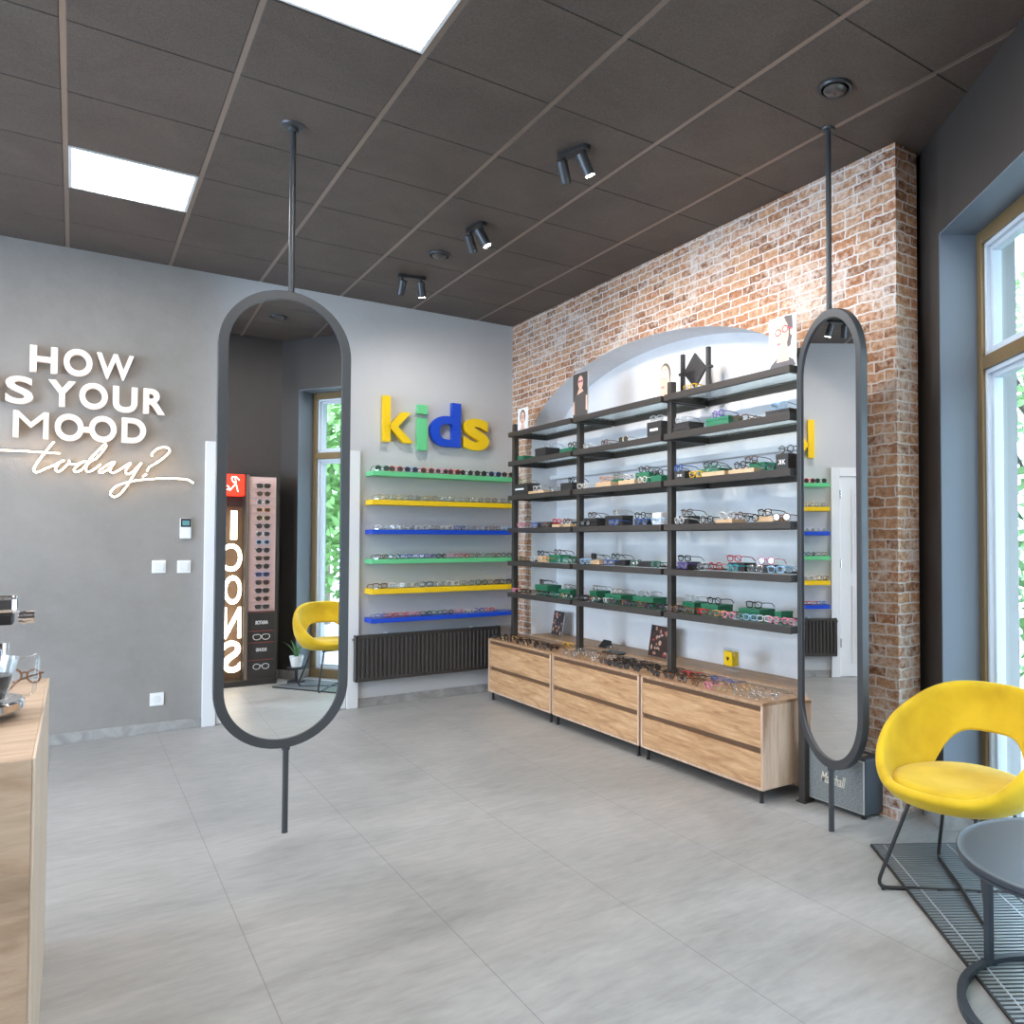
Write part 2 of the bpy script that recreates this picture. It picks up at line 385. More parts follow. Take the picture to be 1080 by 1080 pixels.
# window wall (slanted), reveal and outer render
RM = Matrix.Rotation(ROTW, 4, 'Z')
def wbox(s, u0, u1, n0, n1, z0, z1, mi=0):   # local x = u, local y = -n
    s.box(u0, u1, -n1, -n0, z0, z1, mi, RM)
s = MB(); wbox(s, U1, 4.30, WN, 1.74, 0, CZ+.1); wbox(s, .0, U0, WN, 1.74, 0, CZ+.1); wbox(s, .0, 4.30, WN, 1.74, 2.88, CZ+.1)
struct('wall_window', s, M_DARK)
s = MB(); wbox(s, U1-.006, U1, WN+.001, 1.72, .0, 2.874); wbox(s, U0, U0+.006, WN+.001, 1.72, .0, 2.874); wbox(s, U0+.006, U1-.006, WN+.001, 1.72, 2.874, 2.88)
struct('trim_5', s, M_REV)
s = MB(); wbox(s, U1+.0, 4.6, 1.74, 1.90, -.3, 4.2); wbox(s, -.9, U0, 1.74, 1.90, -.3, 4.2); wbox(s, -.9, 4.6, 1.74, 1.90, 2.88, 4.2); wbox(s, U0, U1, 1.80, 1.94, -.3, .03)
struct('wall_outer', s, M_EXT)
s = MB(); wbox(s, U1, 4.0, WN-.012, WN, 0, .085); wbox(s, U1-.018, U1-.006, WN-.012, 1.69, 0, .085); wbox(s, U0+.006, U0+.018, WN-.012, 1.69, 0, .085); wbox(s, .12, U0, WN-.012, WN, 0, .085)
struct('baseboard_window', s, M_BASE, bev=.002)
s = MB(); s.box(XL, .775, YK-.012, YK, 0, .072); s.box(1.895, XB, YK-.012, YK, 0, .072)
struct('baseboard_back', s, M_BASE, bev=.002)
s = MB(); s.box(XL, 1.5, YN, YN+.012, 0, .085); struct('baseboard_near', s, M_BASE, bev=.002)
s = MB(); s.box(XB+.0, 3.46, 2.392, 2.40, 0, .03); struct('trim_7', s, M_BASE)

# the tall window: bronze frame, transom, mullion, pale sashes, glass
M_BRONZE = mat('bronze_frame', (.19,.125,.055), .4, .2); M_SASH = mat('pale_sash', (.55,.60,.66), .35)
wn = bpy.data.objects.new('window_1', None); C.objects.link(wn); wn['kind'] = 'structure'
F0, F1 = U0+.006, U1-.006
s = MB()
for a, b in ((F0, F0+.055), (F1-.055, F1), (2.16, 2.22)): wbox(s, a, b, 1.70, 1.76, .085, 2.874)
wbox(s, F0+.055, F1-.055, 1.70, 1.76, 2.81, 2.874); wbox(s, F0+.055, F1-.055, 1.70, 1.76, 2.20, 2.265); wbox(s, F0, F1, 1.69, 1.76, .0, .085)
part('window_frame', s, M_BRONZE, wn, bev=.004)
for a, b in ((F0+.055, 2.16), (2.22, F1-.055)):
    for z0, z1 in ((.085, 2.20), (2.265, 2.81)):
        s = MB()
        for k, (w, n0) in enumerate(((.022, 1.715), (.044, 1.735))):
            wbox(s, a, a+w, n0, 1.78, z0, z1); wbox(s, b-w, b, n0, 1.78, z0, z1); wbox(s, a, b, n0, 1.78, z0, z0+w); wbox(s, a, b, n0, 1.78, z1-w, z1)
        part('sash', s, M_SASH, wn, bev=.003)
        s = MB(); wbox(s, a+.04, b-.04, 1.757, 1.763, z0+.04, z1-.04); part('glass_pane', s, M_GLASS, wn)

for nm_, horiz, a0, a1 in (('added_window', False, 1.0, 5.8),):  # unseen window added in the left wall to daylight the brick and rack
    w2_ = bpy.data.objects.new(nm_, None); C.objects.link(w2_); w2_['kind'] = 'structure'
    f = MB(); g = MB()
    def bb(q, p0, p1, z0, z1, t0, t1):
        if horiz: q.box(p0, p1, YN-.15+t0, YN-.15+t1, z0, z1)
        else: q.box(XL-.15+t0, XL-.15+t1, p0, p1, z0, z1)
    k_ = 4; st = (a1-a0)/k_
    for i in range(k_+1): bb(f, a0+i*st-.03, a0+i*st+.03, .1, 2.9, -.03, .03)
    for z in (.1, 2.21, 2.84): bb(f, a0, a1, z, z+.06, -.03, .03)
    part('window_frame', f, M_BRONZE, w2_)
    if horiz: g.add([(a0, YN-.15, .1), (a1, YN-.15, .1), (a1, YN-.15, 2.9), (a0, YN-.15, 2.9)], [(0,1,2,3)])
    else: g.add([(XL-.15, a0, .1), (XL-.15, a1, .1), (XL-.15, a1, 2.9), (XL-.15, a0, 2.9)], [(0,1,2,3)])
    part('glass_pane', g, M_GLASS, w2_)

# door to the back room with white casing
dr = bpy.data.objects.new('door_1', None); C.objects.link(dr); dr['kind'] = 'structure'
s = MB(); s.box(.775, .865, YK-.03, YK, 0, 2.12); s.box(1.805, 1.895, YK-.03, YK, 0, 2.12); s.box(.865, 1.805, YK-.03, YK, 2.03, 2.12)
part('door_casing', s, M_WHITE, dr, bev=.004)
s = MB(); s.box(.87, 1.80, YK-.012, YK, .008, 2.027)
for z0, z1 in ((.14, .92), (1.06, 1.9)):
    for x0, x1 in ((.99, 1.30), (1.37, 1.68)):
        s.box(x0, x1, YK-.018, YK-.012, z0, z1); s.box(x0+.03, x1-.03, YK-.022, YK-.018, z0+.03, z1-.03)
part('door_leaf', s, M_WHITE, dr, bev=.003)
s = MB(); s.rod((.93, YK-.012, 1.03), (.93, YK-.06, 1.03), .01); s.rod((.93, YK-.055, 1.03), (1.04, YK-.055, 1.03), .008); part('door_handle', s, M_CHROME, dr, smooth=40)
for z in (.3, 1.1, 1.8):
    s = MB(); s.cyl((1.798, YK-.03), .007, z, z+.09, 10); part('hinge', s, M_CHROME, dr, smooth=40)

# ============================================================ ceiling lights, spots, vents
def led(i, j, label, lit=True):
    t = thing('ceiling_light', label, 'light', ((GX(i)+GX(i+1))/2, (GY(j)+GY(j+1))/2, CZ-.006), 0, 'square ceiling light panels')
    s = MB()
    for a, b, c, d in ((-.288,.288,-.288,-.272), (-.288,.288,.272,.288), (-.288,-.272,-.272,.272), (.272,.288,-.272,.272)): s.box(a, b, c, d, 0, .016)
    part('frame', s, M_WHITE, t, bev=.002)
    s = MB(); s.box(-.273, .273, -.273, .273, .004, .012); part('diffuser', s, M_PANEL, t)
led(0, 2, 'lit square ceiling panel nearest the slogan wall')
led(1, -2, 'lit square ceiling panel almost overhead, closest to the viewer')
added_panels = {(-3, 2): 'in the second row, by the grey wall', (-3, -2): 'in the second row, mid room, over the counter side', (-3, -6): 'in the second row, by the dark near wall', (0, -6): 'by the dark near wall, first row',
       (-6, 2): 'in the far row, by the grey wall', (-6, -2): 'in the far row, mid room, over the counter side', (-6, -6): 'in the far row, by the dark near wall'}
led(3, -5, 'unseen added ceiling panel above the round table and yellow chair')  # out-of-view panel added to light the chair, floor and rack
for k, v in added_panels.items(): led(*k, 'unseen added ceiling panel '+v)  # out-of-view panels added to raise the brightness of the room

def spot_fixture(x, y, rz, label, heads):
    t = thing('ceiling_spotlight', label, 'spotlight', (x, y, CZ-.004), rz, 'twin black ceiling spotlights')
    s = MB(); n = 12
    pts = [(.075+.028*math.cos(a), .028*math.sin(a)) for a in [-PI/2+PI*k/n for k in range(n+1)]] + [(-.075+.028*math.cos(a), .028*math.sin(a)) for a in [PI/2+PI*k/n for k in range(n+1)]]
    s.prism(pts, -.024, 0); part('mounting_plate', s, M_BLACK, t, smooth=40, bev=.002)
    R = Matrix.Rotation(-rz, 3, 'Z')
    for sx, target, lit in heads:
        p = Vector((sx*.07, 0, -.085)); w = Vector((x, y, CZ-.004)) + Matrix.Rotation(rz, 3, 'Z') @ p
        d = R @ (Vector(target)-w).normalized()
        s = MB(); s.rod((sx*.07, 0, -.02), (sx*.07, 0, -.05), .008); s.rod((sx*.07, 0, -.05), p-d*.02, .010)
        part('swivel_arm', s, M_BLACK, t, smooth=40)
        s = MB(); s.rod(p-d*.045, p+d*.065, .029, 24); hd = part('lamp_head', s, M_GUN, t, smooth=40, bev=.002)
        s = MB(); s.rod(p+d*.066, p+d*.068, .024, 24)
        part('lamp_lens', s, M_BULB if lit else M_BLACK, hd)
        if lit:
            l = bpy.data.lights.new('spot_beam', 'SPOT'); l.energy = SPOT_POWER*(.45 if y > 5.5 else 1); l.spot_size = math.radians(150); l.spot_blend = 1.0; l.shadow_soft_size = .06; l.color = (1, .95, .90)
            lo = bpy.data.objects.new('spot_beam', l); C.objects.link(lo); lo.parent = t; lo.location = p+d*.075; lo.rotation_euler = d.to_track_quat('-Z', 'Y').to_euler()
a1 = math.atan2(3.346-3.526, .062); a2 = math.atan2(-.249, .032); a3 = math.atan2(-.047, .206)
spot_fixture(2.03, 3.436, a1, 'twin black spotlight nearest the viewer, one head lit', ((1, (3.3, 3.3, 1.0), True), (-1, (3.3, 4.4, .8), False)))
spot_fixture(2.03, 4.655, a2, 'twin black spotlight beside the round vent, middle of the three', ((1, (3.3, 4.1, 1.0), True), (-1, (3.3, 5.5, .8), False)))
spot_fixture(2.03, 5.84, a3, 'twin black spotlight closest to the kids lettering wall', ((1, (2.7, 6.6, .9), True), (-1, (1.9, 6.68, 1.6), False)))

def vent(x, y, label, r=.078):
    t = thing('ceiling_vent', label, 'vent', (x, y, CZ-.004), 0, 'round ceiling air vents')
    s = MB(); s.lathe([(r*.98, 0), (r, -.006), (r*.93, -.014), (r*.80, -.012), (r*.76, 0)], 36); part('rim', s, M_GUN, t, smooth=50)
    s = MB(); s.lathe([(r*.62, -.004), (r*.66, -.014), (r*.55, -.024), (r*.2, -.030), (0, -.031)], 36); s.rod((0, 0, -.03), (0, 0, -.034), .006); part('centre_disc', s, mat('vent_metal', (.12,.11,.105), .3, .6), t, smooth=50)
vent(2.671, 2.264, 'round metal ceiling vent above the narrow mirror pole')
vent(2.027, 5.274, 'round metal ceiling vent between two twin spotlights')
vent(1.315, .444, 'round metal ceiling vent seen in the wide mirror')

# ============================================================ mirrors on poles
def mirror(px, py, th, zb, zt, label, fl=.06, xo=0):
    t = thing('pole_mirror', label, 'mirror', (px, py, 0), th, 'oval mirrors on floor-to-ceiling poles')
    r = .292; z0, z1 = zb+r, zt-r; nn = 32
    def pill(rr, y=0): return [(xo+rr*math.cos(a), y, z1+rr*math.sin(a)) for a in [PI*k/nn for k in range(nn+1)]] + [(xo+rr*math.cos(a), y, z0+rr*math.sin(a)) for a in [PI+PI*k/nn for k in range(nn+1)]]
    ou, inn = r, r-.043; dp = .018
    O1, I1, O2, I2 = pill(ou, -dp), pill(inn, -dp), pill(ou, dp), pill(inn, dp); k = len(O1)
    s = MB(); vs = O1+I1+I2+O2
    s.add(vs, [(i, (i+1) % k, k+(i+1) % k, k+i) for i in range(k)] + [(k+i, k+(i+1) % k, 2*k+(i+1) % k, 2*k+i) for i in range(k)] + [(2*k+i, 2*k+(i+1) % k, 3*k+(i+1) % k, 3*k+i) for i in range(k)] + [(3*k+i, 3*k+(i+1) % k, (i+1) % k, i) for i in range(k)])
    part('mirror_frame', s, M_GUN, t, smooth=35, bev=.003)
    g = pill(inn+.004, -.008); g2 = pill(inn+.004, .008); s = MB(); s.add(g+g2, [tuple(range(k)), tuple(range(k, 2*k))[::-1]] + [(i, (i+1) % k, k+(i+1) % k, k+i) for i in range(k)])
    part('mirror_glass', s, M_MIRROR, t)
    s = MB(); s.rod((0, 0, zt-.01), (0, 0, CZ-.004), .0135, 16); part('upper_pole', s, M_GUN, t, smooth=40)
    s = MB(); s.rod((0, 0, 0), (0, 0, zb+.01), .0135, 16); s.rod((0, 0, zb-.012), (0, 0, zb+.004), .019, 16); part('lower_pole', s, M_GUN, t, smooth=40)
    s = MB(); s.lathe([(.0135, -.03), (.36*fl, -.028), (.4*fl, -.012), (.92*fl, -.008), (fl, 0)], 28, (0, 0, CZ-.004)); part('ceiling_flange', s, M_GUN, t, smooth=40)
mirror(.822, 4.05, -.0175, .402, 2.578, 'wide dark-framed oval mirror on a pole in front of the white door', .06, -.016)
mirror(2.92, 2.519, math.radians(72.2), .30, 2.50, 'narrow-looking dark-framed oval mirror on a pole before the brick pier', .036)

# ============================================================ back wall things
YF = 6.62
BOLD = {'k': .015, 'M': .0, 'W': .02, 'S': .02}
def wall_letter(ch, name, x0, x1, z0, z1, label, grp, m, bold=.03, yf=YF, dp=.05):
    o = link(name, letter(ch, 0, x1-x0, 0, z1-z0, dp, 0, BOLD.get(ch, bold)), m, None, (x0, yf, z0)); tag(o, label, 'letter', grp); return o
M_PIN = mat('letter_backing', (.42,.36,.31), .5)
SG = 'cream letters of the wall slogan'
L3 = [('H',-.255,-.108,2.505,2.68,'cream raised letter H starting the top line on the grey wall'), ('O',-.076,.083,2.503,2.688,'cream raised letter O between H and W on the grey wall'),
      ('W',.106,.321,2.505,2.682,'cream raised letter W ending the top line on the grey wall'), ('I',-.47,-.42,2.285,2.462,'cream raised letter I starting the second line, left of the S'),
      ('S',-.377,-.233,2.282,2.464,'cream raised letter S at the left end of the second line'), ('Y',-.155,-.006,2.285,2.462,'cream raised letter Y right of the S in the second line'),
      ('O',.013,.173,2.285,2.465,'cream raised letter O between Y and U in the second line'), ('U',.202,.346,2.28,2.461,'cream raised letter U before the R in the second line'),
      ('R',.381,.512,2.284,2.464,'cream raised letter R ending the second line on the grey wall'), ('M',-.334,-.149,2.061,2.236,'cream raised letter M starting the third line above the neon script'),
      ('O',-.117,.042,2.056,2.239,'cream raised letter O right after the M, with a bar like glasses'), ('O',.07,.227,2.062,2.242,'cream raised letter O just before the D in the third line'),
      ('D',.256,.4,2.068,2.243,'cream raised letter D ending the third line above the neon script')]
for k, (ch, a, b, c, d, lb) in enumerate(L3):
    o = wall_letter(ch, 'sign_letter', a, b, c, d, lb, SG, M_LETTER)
    if k == 10:
        s = MB(); s.box(.148, .196, 0, .05, .066, .102); part('joining_bar', s, M_LETTER, o)
M_KY = mat('kids_yellow', (.85,.55,.003), .4); M_KG = mat('kids_green', (.13,.56,.24), .35); M_KB = mat('kids_blue', (.000,.055,.52), .4)
KG_ = 'coloured kids letters on the wall'
wall_letter('k', 'kids_letter', 2.067, 2.328, 2.212, 2.6, 'large yellow letter k on the pale wall', KG_, M_KY, .04)
wall_letter('d', 'kids_letter', 2.476, 2.756, 2.205, 2.599, 'large blue letter d on the pale wall', KG_, M_KB, .022)
wall_letter('s', 'kids_letter', 2.782, 3.028, 2.191, 2.479, 'large yellow letter s on the pale wall', KG_, M_KY, .03)
t = thing('kids_letter', 'large green letter i on the pale wall', 'letter', (2.363, YF, 2.159), 0, KG_)
s = MB(); s.box(0, .087, 0, .05, 0, .278); part('stem', s, M_KG, t, bev=.002)
s = MB(); s.box(.001, .088, 0, .05, .316, .394); part('dot', s, M_KG, t, bev=.002)

NEON = [[(-0.492,1.966),(-0.397,1.969),(-0.299,1.971),(-0.188,1.97),(-0.086,1.968)],
[(-0.12,2.044),(-0.148,1.999),(-0.178,1.948),(-0.207,1.895),(-0.223,1.852),(-0.214,1.835),(-0.196,1.838),(-0.161,1.862),(-0.115,1.887),(-0.085,1.909),(-0.067,1.921)],
[(-0.06,1.921),(-0.085,1.908),(-0.102,1.881),(-0.107,1.858),(-0.094,1.845),(-0.074,1.858),(-0.048,1.891),(-0.034,1.914),(-0.04,1.924)],
[(-0.033,1.901),(-0.011,1.898),(0.015,1.904),(0.055,1.926),(0.026,1.905),(-0.0,1.877),(-0.008,1.858),(0.004,1.846),(0.032,1.863),(0.063,1.907),(0.095,1.962),(0.112,1.983),(0.142,2.026),(0.16,2.048),(0.169,2.042),(0.163,2.02),(0.136,1.978),(0.11,1.943),(0.082,1.925),(0.058,1.883),(0.064,1.853),(0.091,1.861),(0.118,1.883),(0.139,1.908)],
[(0.221,1.928),(0.197,1.919),(0.161,1.891),(0.131,1.86),(0.141,1.848),(0.168,1.862),(0.197,1.893),(0.22,1.925),(0.198,1.886),(0.194,1.861),(0.213,1.853),(0.246,1.873),(0.283,1.905),(0.31,1.924),(0.295,1.895),(0.283,1.864),(0.296,1.848),(0.32,1.86),(0.351,1.898),(0.375,1.93),(0.351,1.883),(0.321,1.821),(0.291,1.76),(0.255,1.707),(0.225,1.684),(0.199,1.699),(0.206,1.728),(0.242,1.766),(0.303,1.791),(0.365,1.808),(0.453,1.821),(0.543,1.828),(0.635,1.828),(0.668,1.822),(0.698,1.801)],
[(0.438,1.982),(0.441,2.005),(0.469,2.037),(0.508,2.052),(0.54,2.045),(0.543,2.019),(0.509,1.975),(0.464,1.934),(0.426,1.905),(0.411,1.874)],
[(0.408,1.854),(0.386,1.833)]]
def smooth_path(p, sub=5):
    out = []
    for i in range(len(p)-1):
        p0, p1, p2, p3 = p[max(i-1,0)], p[i], p[i+1], p[min(i+2,len(p)-1)]
        for k in range(sub):
            t = k/sub
            out.append(tuple(.5*((2*p1[a])+(-p0[a]+p2[a])*t+(2*p0[a]-5*p1[a]+4*p2[a]-p3[a])*t*t+(-p0[a]+3*p1[a]-3*p2[a]+p3[a])*t**3) for a in range(len(p1))))
    out.append(p[-1]); return out
t = thing('neon_sign', 'glowing warm neon script reading today? with a long underline stroke', 'neon sign', (0, YK, 1.9))
for p in NEON:
    q = smooth_path(p)
    s = MB(); s.tube([(x, -.036, z-1.9) for x, z in q], .0042, 8); part('neon_tube', s, M_NEON, t, smooth=60)
    s = MB(); s.tube([(x, -.026, z-1.9) for x, z in q], .0055, 4, square=True); part('backing_rail', s, M_PIN, t)
    for x, z in (q[0], q[-1]):
        s = MB(); s.rod((x, -.022, z-1.9), (x, 0, z-1.9), .003, 6); part('standoff', s, M_PIN, t)

# thermostat, switches, socket
t = thing('thermostat', 'small white wall controller with a dark display, above the switches', 'thermostat', (.656, YK, 1.392))
s = MB(); s.box(-.036, .036, -.022, 0, 0, .15); part('case', s, M_PLAST, t, bev=.006)
s = MB(); s.box(-.033, .033, -.025, -.021, .085, .147); part('dark_top', s, M_BLACK, t, bev=.003)
s = MB(); s.box(-.022, .022, -.0265, -.0245, .098, .132); part('display', s, mat('lcd', (.12,.30,.32), .2), t)
def switch(x, z, label, kind='light_switch', cat='switch', grp='white light switches'):
    t = thing(kind, label, cat, (x, YK, z), 0, grp)
    s = MB(); s.box(-.043, .043, -.009, 0, -.046, .046); part('plate', s, M_PLAST, t, bev=.003)
    if kind == 'light_switch': s = MB(); s.box(-.029, .029, -.014, -.008, -.031, .031); part('rocker', s, M_WHITE, t, bev=.003)
    else:
        s = MB(); s.lathe([(.028, -.012), (.026, .0), (.02, .001)], 24); me = s.mesh('socket', 40); me.transform(Matrix.Rotation(PI/2, 4, 'X')); me.transform(Matrix.Translation((0, -.010, 0))); link('socket_well', me, M_WHITE, t)
switch(.494, 1.19, 'white square wall switch, further from the door')
switch(.65, 1.187, 'white square wall switch, directly below the thermostat')
switch(.495, .238, 'white power socket low on the grey wall', 'power_socket', 'socket', None)

# radiator
t = thing('radiator', 'dark brown panel radiator below the coloured shelves', 'radiator', (1.855, 6.58, .222))
M_RAD = mat('dark_radiator_enamel', (.036,.030,.027), .42)
w = 1.275; s = MB(); ng = 34
pts = [(0, 0)]
for k in range(ng):
    a = .03 + (w-.06)*k/ng; d = (w-.06)/ng
    pts += [(a+.10*d, 0), (a+.25*d, .010), (a+.55*d, .010), (a+.70*d, 0)]
pts += [(w, 0)]
vs = [(x, y, z) for z in (.028, .35) for x, y in pts]; k = len(pts)
s.add(vs, [(i, i+1, k+i+1, k+i) for i in range(k-1)])
s.box(0, w, 0, .012, .0, .028); s.box(0, w, 0, .012, .35, .378); s.box(0, .012, .0, .012, 0, .378); s.box(w-.012, w, .0, .012, 0, .378)
part('front_panel', s, M_RAD, t, bev=.002)
s = MB(); s.box(0, .004, .012, .085, 0, .378); part('side_panel', s, M_RAD, t)
s = MB(); s.box(w-.004, w, .012, .085, 0, .378); part('side_panel', s, M_RAD, t)
s = MB(); s.box(.004, w-.004, .075, .088, 0, .37)
part('rear_panel', s, M_RAD, t)
s = MB()
for k in range(60): s.box(.01+k*.021, .014+k*.021, .013, .074, .36, .376)
s.box(.004, w-.004, .04, .045, .362, .374); part('top_grille', s, M_RAD, t)
for x in (.25, 1.02):
    s = MB(); s.box(x, x+.03, .088, .10, .1, .385); part('wall_bracket', s, M_WHITE, t)
s = MB(); s.rod((-.02, .045, .345), (.0, .045, .345), .012); part('bleed_valve', s, M_CHROME, t, smooth=40)

# ============================================================ glasses
COL = dict(k=('black', (.012,.011,.011)), t=('tortoiseshell', (.16,.065,.025)), g=('gold wire', (.60,.40,.16)), s=('silver wire', (.55,.53,.52)), c=('clear', (.62,.60,.60)),
           r=('red', (.62,.02,.03)), b=('blue', (.03,.10,.38)), l=('light blue', (.30,.50,.70)), p=('pink', (.75,.25,.35)), v=('purple', (.16,.09,.40)), n=('dark green', (.02,.16,.10)),
           y=('yellow', (.80,.45,.01)), w=('off-white', (.72,.66,.60)), z=('mottled black and white', (.10,.09,.09)), e=('teal', (.02,.33,.38)), o=('orange-brown', (.62,.28,.10)))
STY = dict(rd='round', sq='square', av='aviator')
MESH = {}
def gmat(c):
    nme, col = COL[c]; return mat('acetate_'+nme.replace(' ', '_').replace('-', '_'), col, .25, .8 if c in 'gs' else 0)
def outline(sty, r=.023, n=16):
    out = []
    for k in range(n):
        a = 2*PI*k/n; c_, s_ = math.cos(a), math.sin(a)
        if sty == 'rd': x, z = r*c_, r*.92*s_
        elif sty == 'sq': e = .55; x, z = 1.08*r*math.copysign(abs(c_)**e, c_), .80*r*math.copysign(abs(s_)**e, s_); x *= 1+.10*s_
        else: e = .8; x, z = 1.12*r*math.copysign(abs(c_)**e, c_), .92*r*math.copysign(abs(s_)**e, s_); x *= 1+.16*s_
        out.append((x, z))
    return out
def gmesh(sty, wire):
    key = (sty, wire)
    if key in MESH: return MESH[key]
    ol = outline(sty); zc = .025; rr = .0018 if wire else .0033
    s = MB()
    for sx in (-1, 1): s.tube([(sx*.0325+x, .004*abs(sx*.0325+x)/.06, zc+z) for x, z in ol], rr, 5, True)
    s.tube([(-.0115, 0, zc+.006), (-.005, -.001, zc+.011), (.005, -.001, zc+.011), (.0115, 0, zc+.006)], rr, 5)
    for sx in (-1, 1): s.tube([(sx*.055, .003, zc+.011), (sx*.064, .004, zc+.012), (sx*.066, .012, zc+.012)], rr, 5)
    fr = s.mesh('glasses_front', 60, False)
    ls = []
    for sx in (-1, 1):
        s = MB(); n = len(ol)
        s.add([(sx*.0325+x, .002-.001, zc+z) for x, z in ol]+[(sx*.0325+x, .002+.001, zc+z) for x, z in ol], [tuple(range(n)), tuple(range(n, 2*n))[::-1]]); ls.append(s.mesh('lens', None, False))
    ts = []
    for sx in (-1, 1):
        s = MB(); s.tube([(sx*.066, .012, zc+.012), (sx*.067, .06, zc+.010), (sx*.064, .105, zc+.004), (sx*.062, .135, zc-.020)], rr*.9, 5); ts.append(s.mesh('temple', 60, False))
    for me in [fr]+ls+ts: me.materials.append(None)
    MESH[key] = (fr, ls, ts); return MESH[key]
def setm(o, m): o.material_slots[0].link = 'OBJECT'; o.material_slots[0].material = m
def glasses(x, y, z, rz, sty, c, label, grp, sun=False, sc=1.0, rx=0):
    fr, ls, ts = gmesh(sty, c in 'gs')
    o = thing('sunglasses' if sun else 'eyeglasses', label, 'sunglasses' if sun else 'glasses', (x, y, z), rz, grp)
    o.scale = (sc,)*3; o.rotation_euler = (rx, 0, rz); g = gmat(c)
    for nme, me, m in [('frame_front', fr, g)]+[('lens', l, M_SUN if sun else M_LENS) for l in ls]+[('temple', l, g) for l in ts]:
        p = bpy.data.objects.new(nme, me); C.objects.link(p); p.parent = o; setm(p, m)
    return o
ORD = ['first', 'second', 'third', 'fourth', 'fifth', 'sixth', 'seventh', 'eighth', 'ninth', 'tenth', 'eleventh', 'twelfth', 'thirteenth', 'fourteenth', 'fifteenth', 'sixteenth', 'seventeenth', 'eighteenth', 'nineteenth', 'twentieth']
def desc(sty, c, sun): return f"{COL[c][0]} {STY[sty]} {'sunglasses' if sun else 'glasses'}"

# kids shelves on the back wall
KS = [(1.912, 1.95, 'green', M_KG), (1.672, 1.713, 'yellow', M_KY), (1.431, 1.468, 'blue', M_KB), (1.187, 1.225, 'green', M_KG), (.938, .982, 'yellow', M_KY), (.703, .740, 'blue', M_KB)]
SN = ['top green', 'upper yellow', 'upper blue', 'lower green', 'lower yellow', 'lowest blue']
ROWS = ['nrbrprskbt', 'ggsgsssgs', 'ccscscbsstl', 'tkbvvkprtstk', 'tcckscsktk', 'brrpknkpwbr']
for k, (z0, z1, cn, m) in enumerate(KS):
    t = thing('wall_shelf', f'{SN[k]} wall shelf under the kids lettering, {ORD[k]} from the top', 'shelf', (1.945, 6.48, z0), 0, 'coloured kids wall shelves')
    s = MB(); s.box(0, 1.275, 0, .195, 0, z1-z0); part('board', s, m, t, bev=.003)
    s = MB(); s.box(.02, 1.255, .001, .004, z1-z0, z1-z0+.010); part('front_lip', s, M_SHELFGLASS, t)
    row = ROWS[k]; n = len(row); sun = k == 0
    for j, c in enumerate(row):
        if k == 5 and j == n-3: pass
        span = 1.12 if k != 5 else .95
        x = 1.945 + .085 + span*j/(n-1) + (.012*math.sin(j*5+k) if n < 11 else 0)
        sty = 'rd' if sun else random.choice(['rd', 'sq'])
        glasses(x, 6.50+.006, z1, random.uniform(-.12, .12) , sty, c, f'{desc(sty, c, sun)}, {ORD[j]} from the left on the {SN[k]} kids shelf', f'children\'s glasses on the {SN[k]} shelf', sun, .84 if n > 10 else 1.0)

# ============================================================ black display rack
rk = thing('display_rack', 'tall dark steel display rack with glass shelves in front of the brick niche', 'rack', (3.13, 4.6, 0))
def rel(s): 
    s.v = [(x-3.13, y-4.6, z) for x, y, z in s.v]; return s
for y, z0, z1 in ((6.297, .53, 2.41), (5.185, .53, 2.335), (4.033, .53, 2.42), (2.884, .0, 2.42)):
    s = MB(); s.box(3.108, 3.152, y-.022, y+.022, z0, z1); part('upright', rel(s), M_RACK, rk, bev=.003)
    s = MB(); s.box(3.098, 3.162, y-.03, y+.03, z0, z0+.008); part('foot_plate', rel(s), M_RACK, rk)
SZ = [2.325, 2.07, 1.77, 1.487, 1.20, .927]
BAY = [(5.205, 6.28), (4.05, 5.165), (2.906, 4.015)]
for z in SZ:
    for y0, y1 in BAY:
        s = MB(); b = .036
        s.box(3.05, 3.074, y0, y1, z-.04, z); s.box(3.412, 3.436, y0, y1, z-.04, z); s.box(3.074, 3.412, y0, y0+.024, z-.04, z); s.box(3.074, 3.412, y1-.024, y1, z-.04, z)
        f = part('shelf', rel(s), M_RACK, rk, bev=.002)
        s = MB(); s.box(3.076, 3.410, y0+.025, y1-.025, z-.014, z-.006); part('glass_panel', rel(s), M_SHELFGLASS, f)
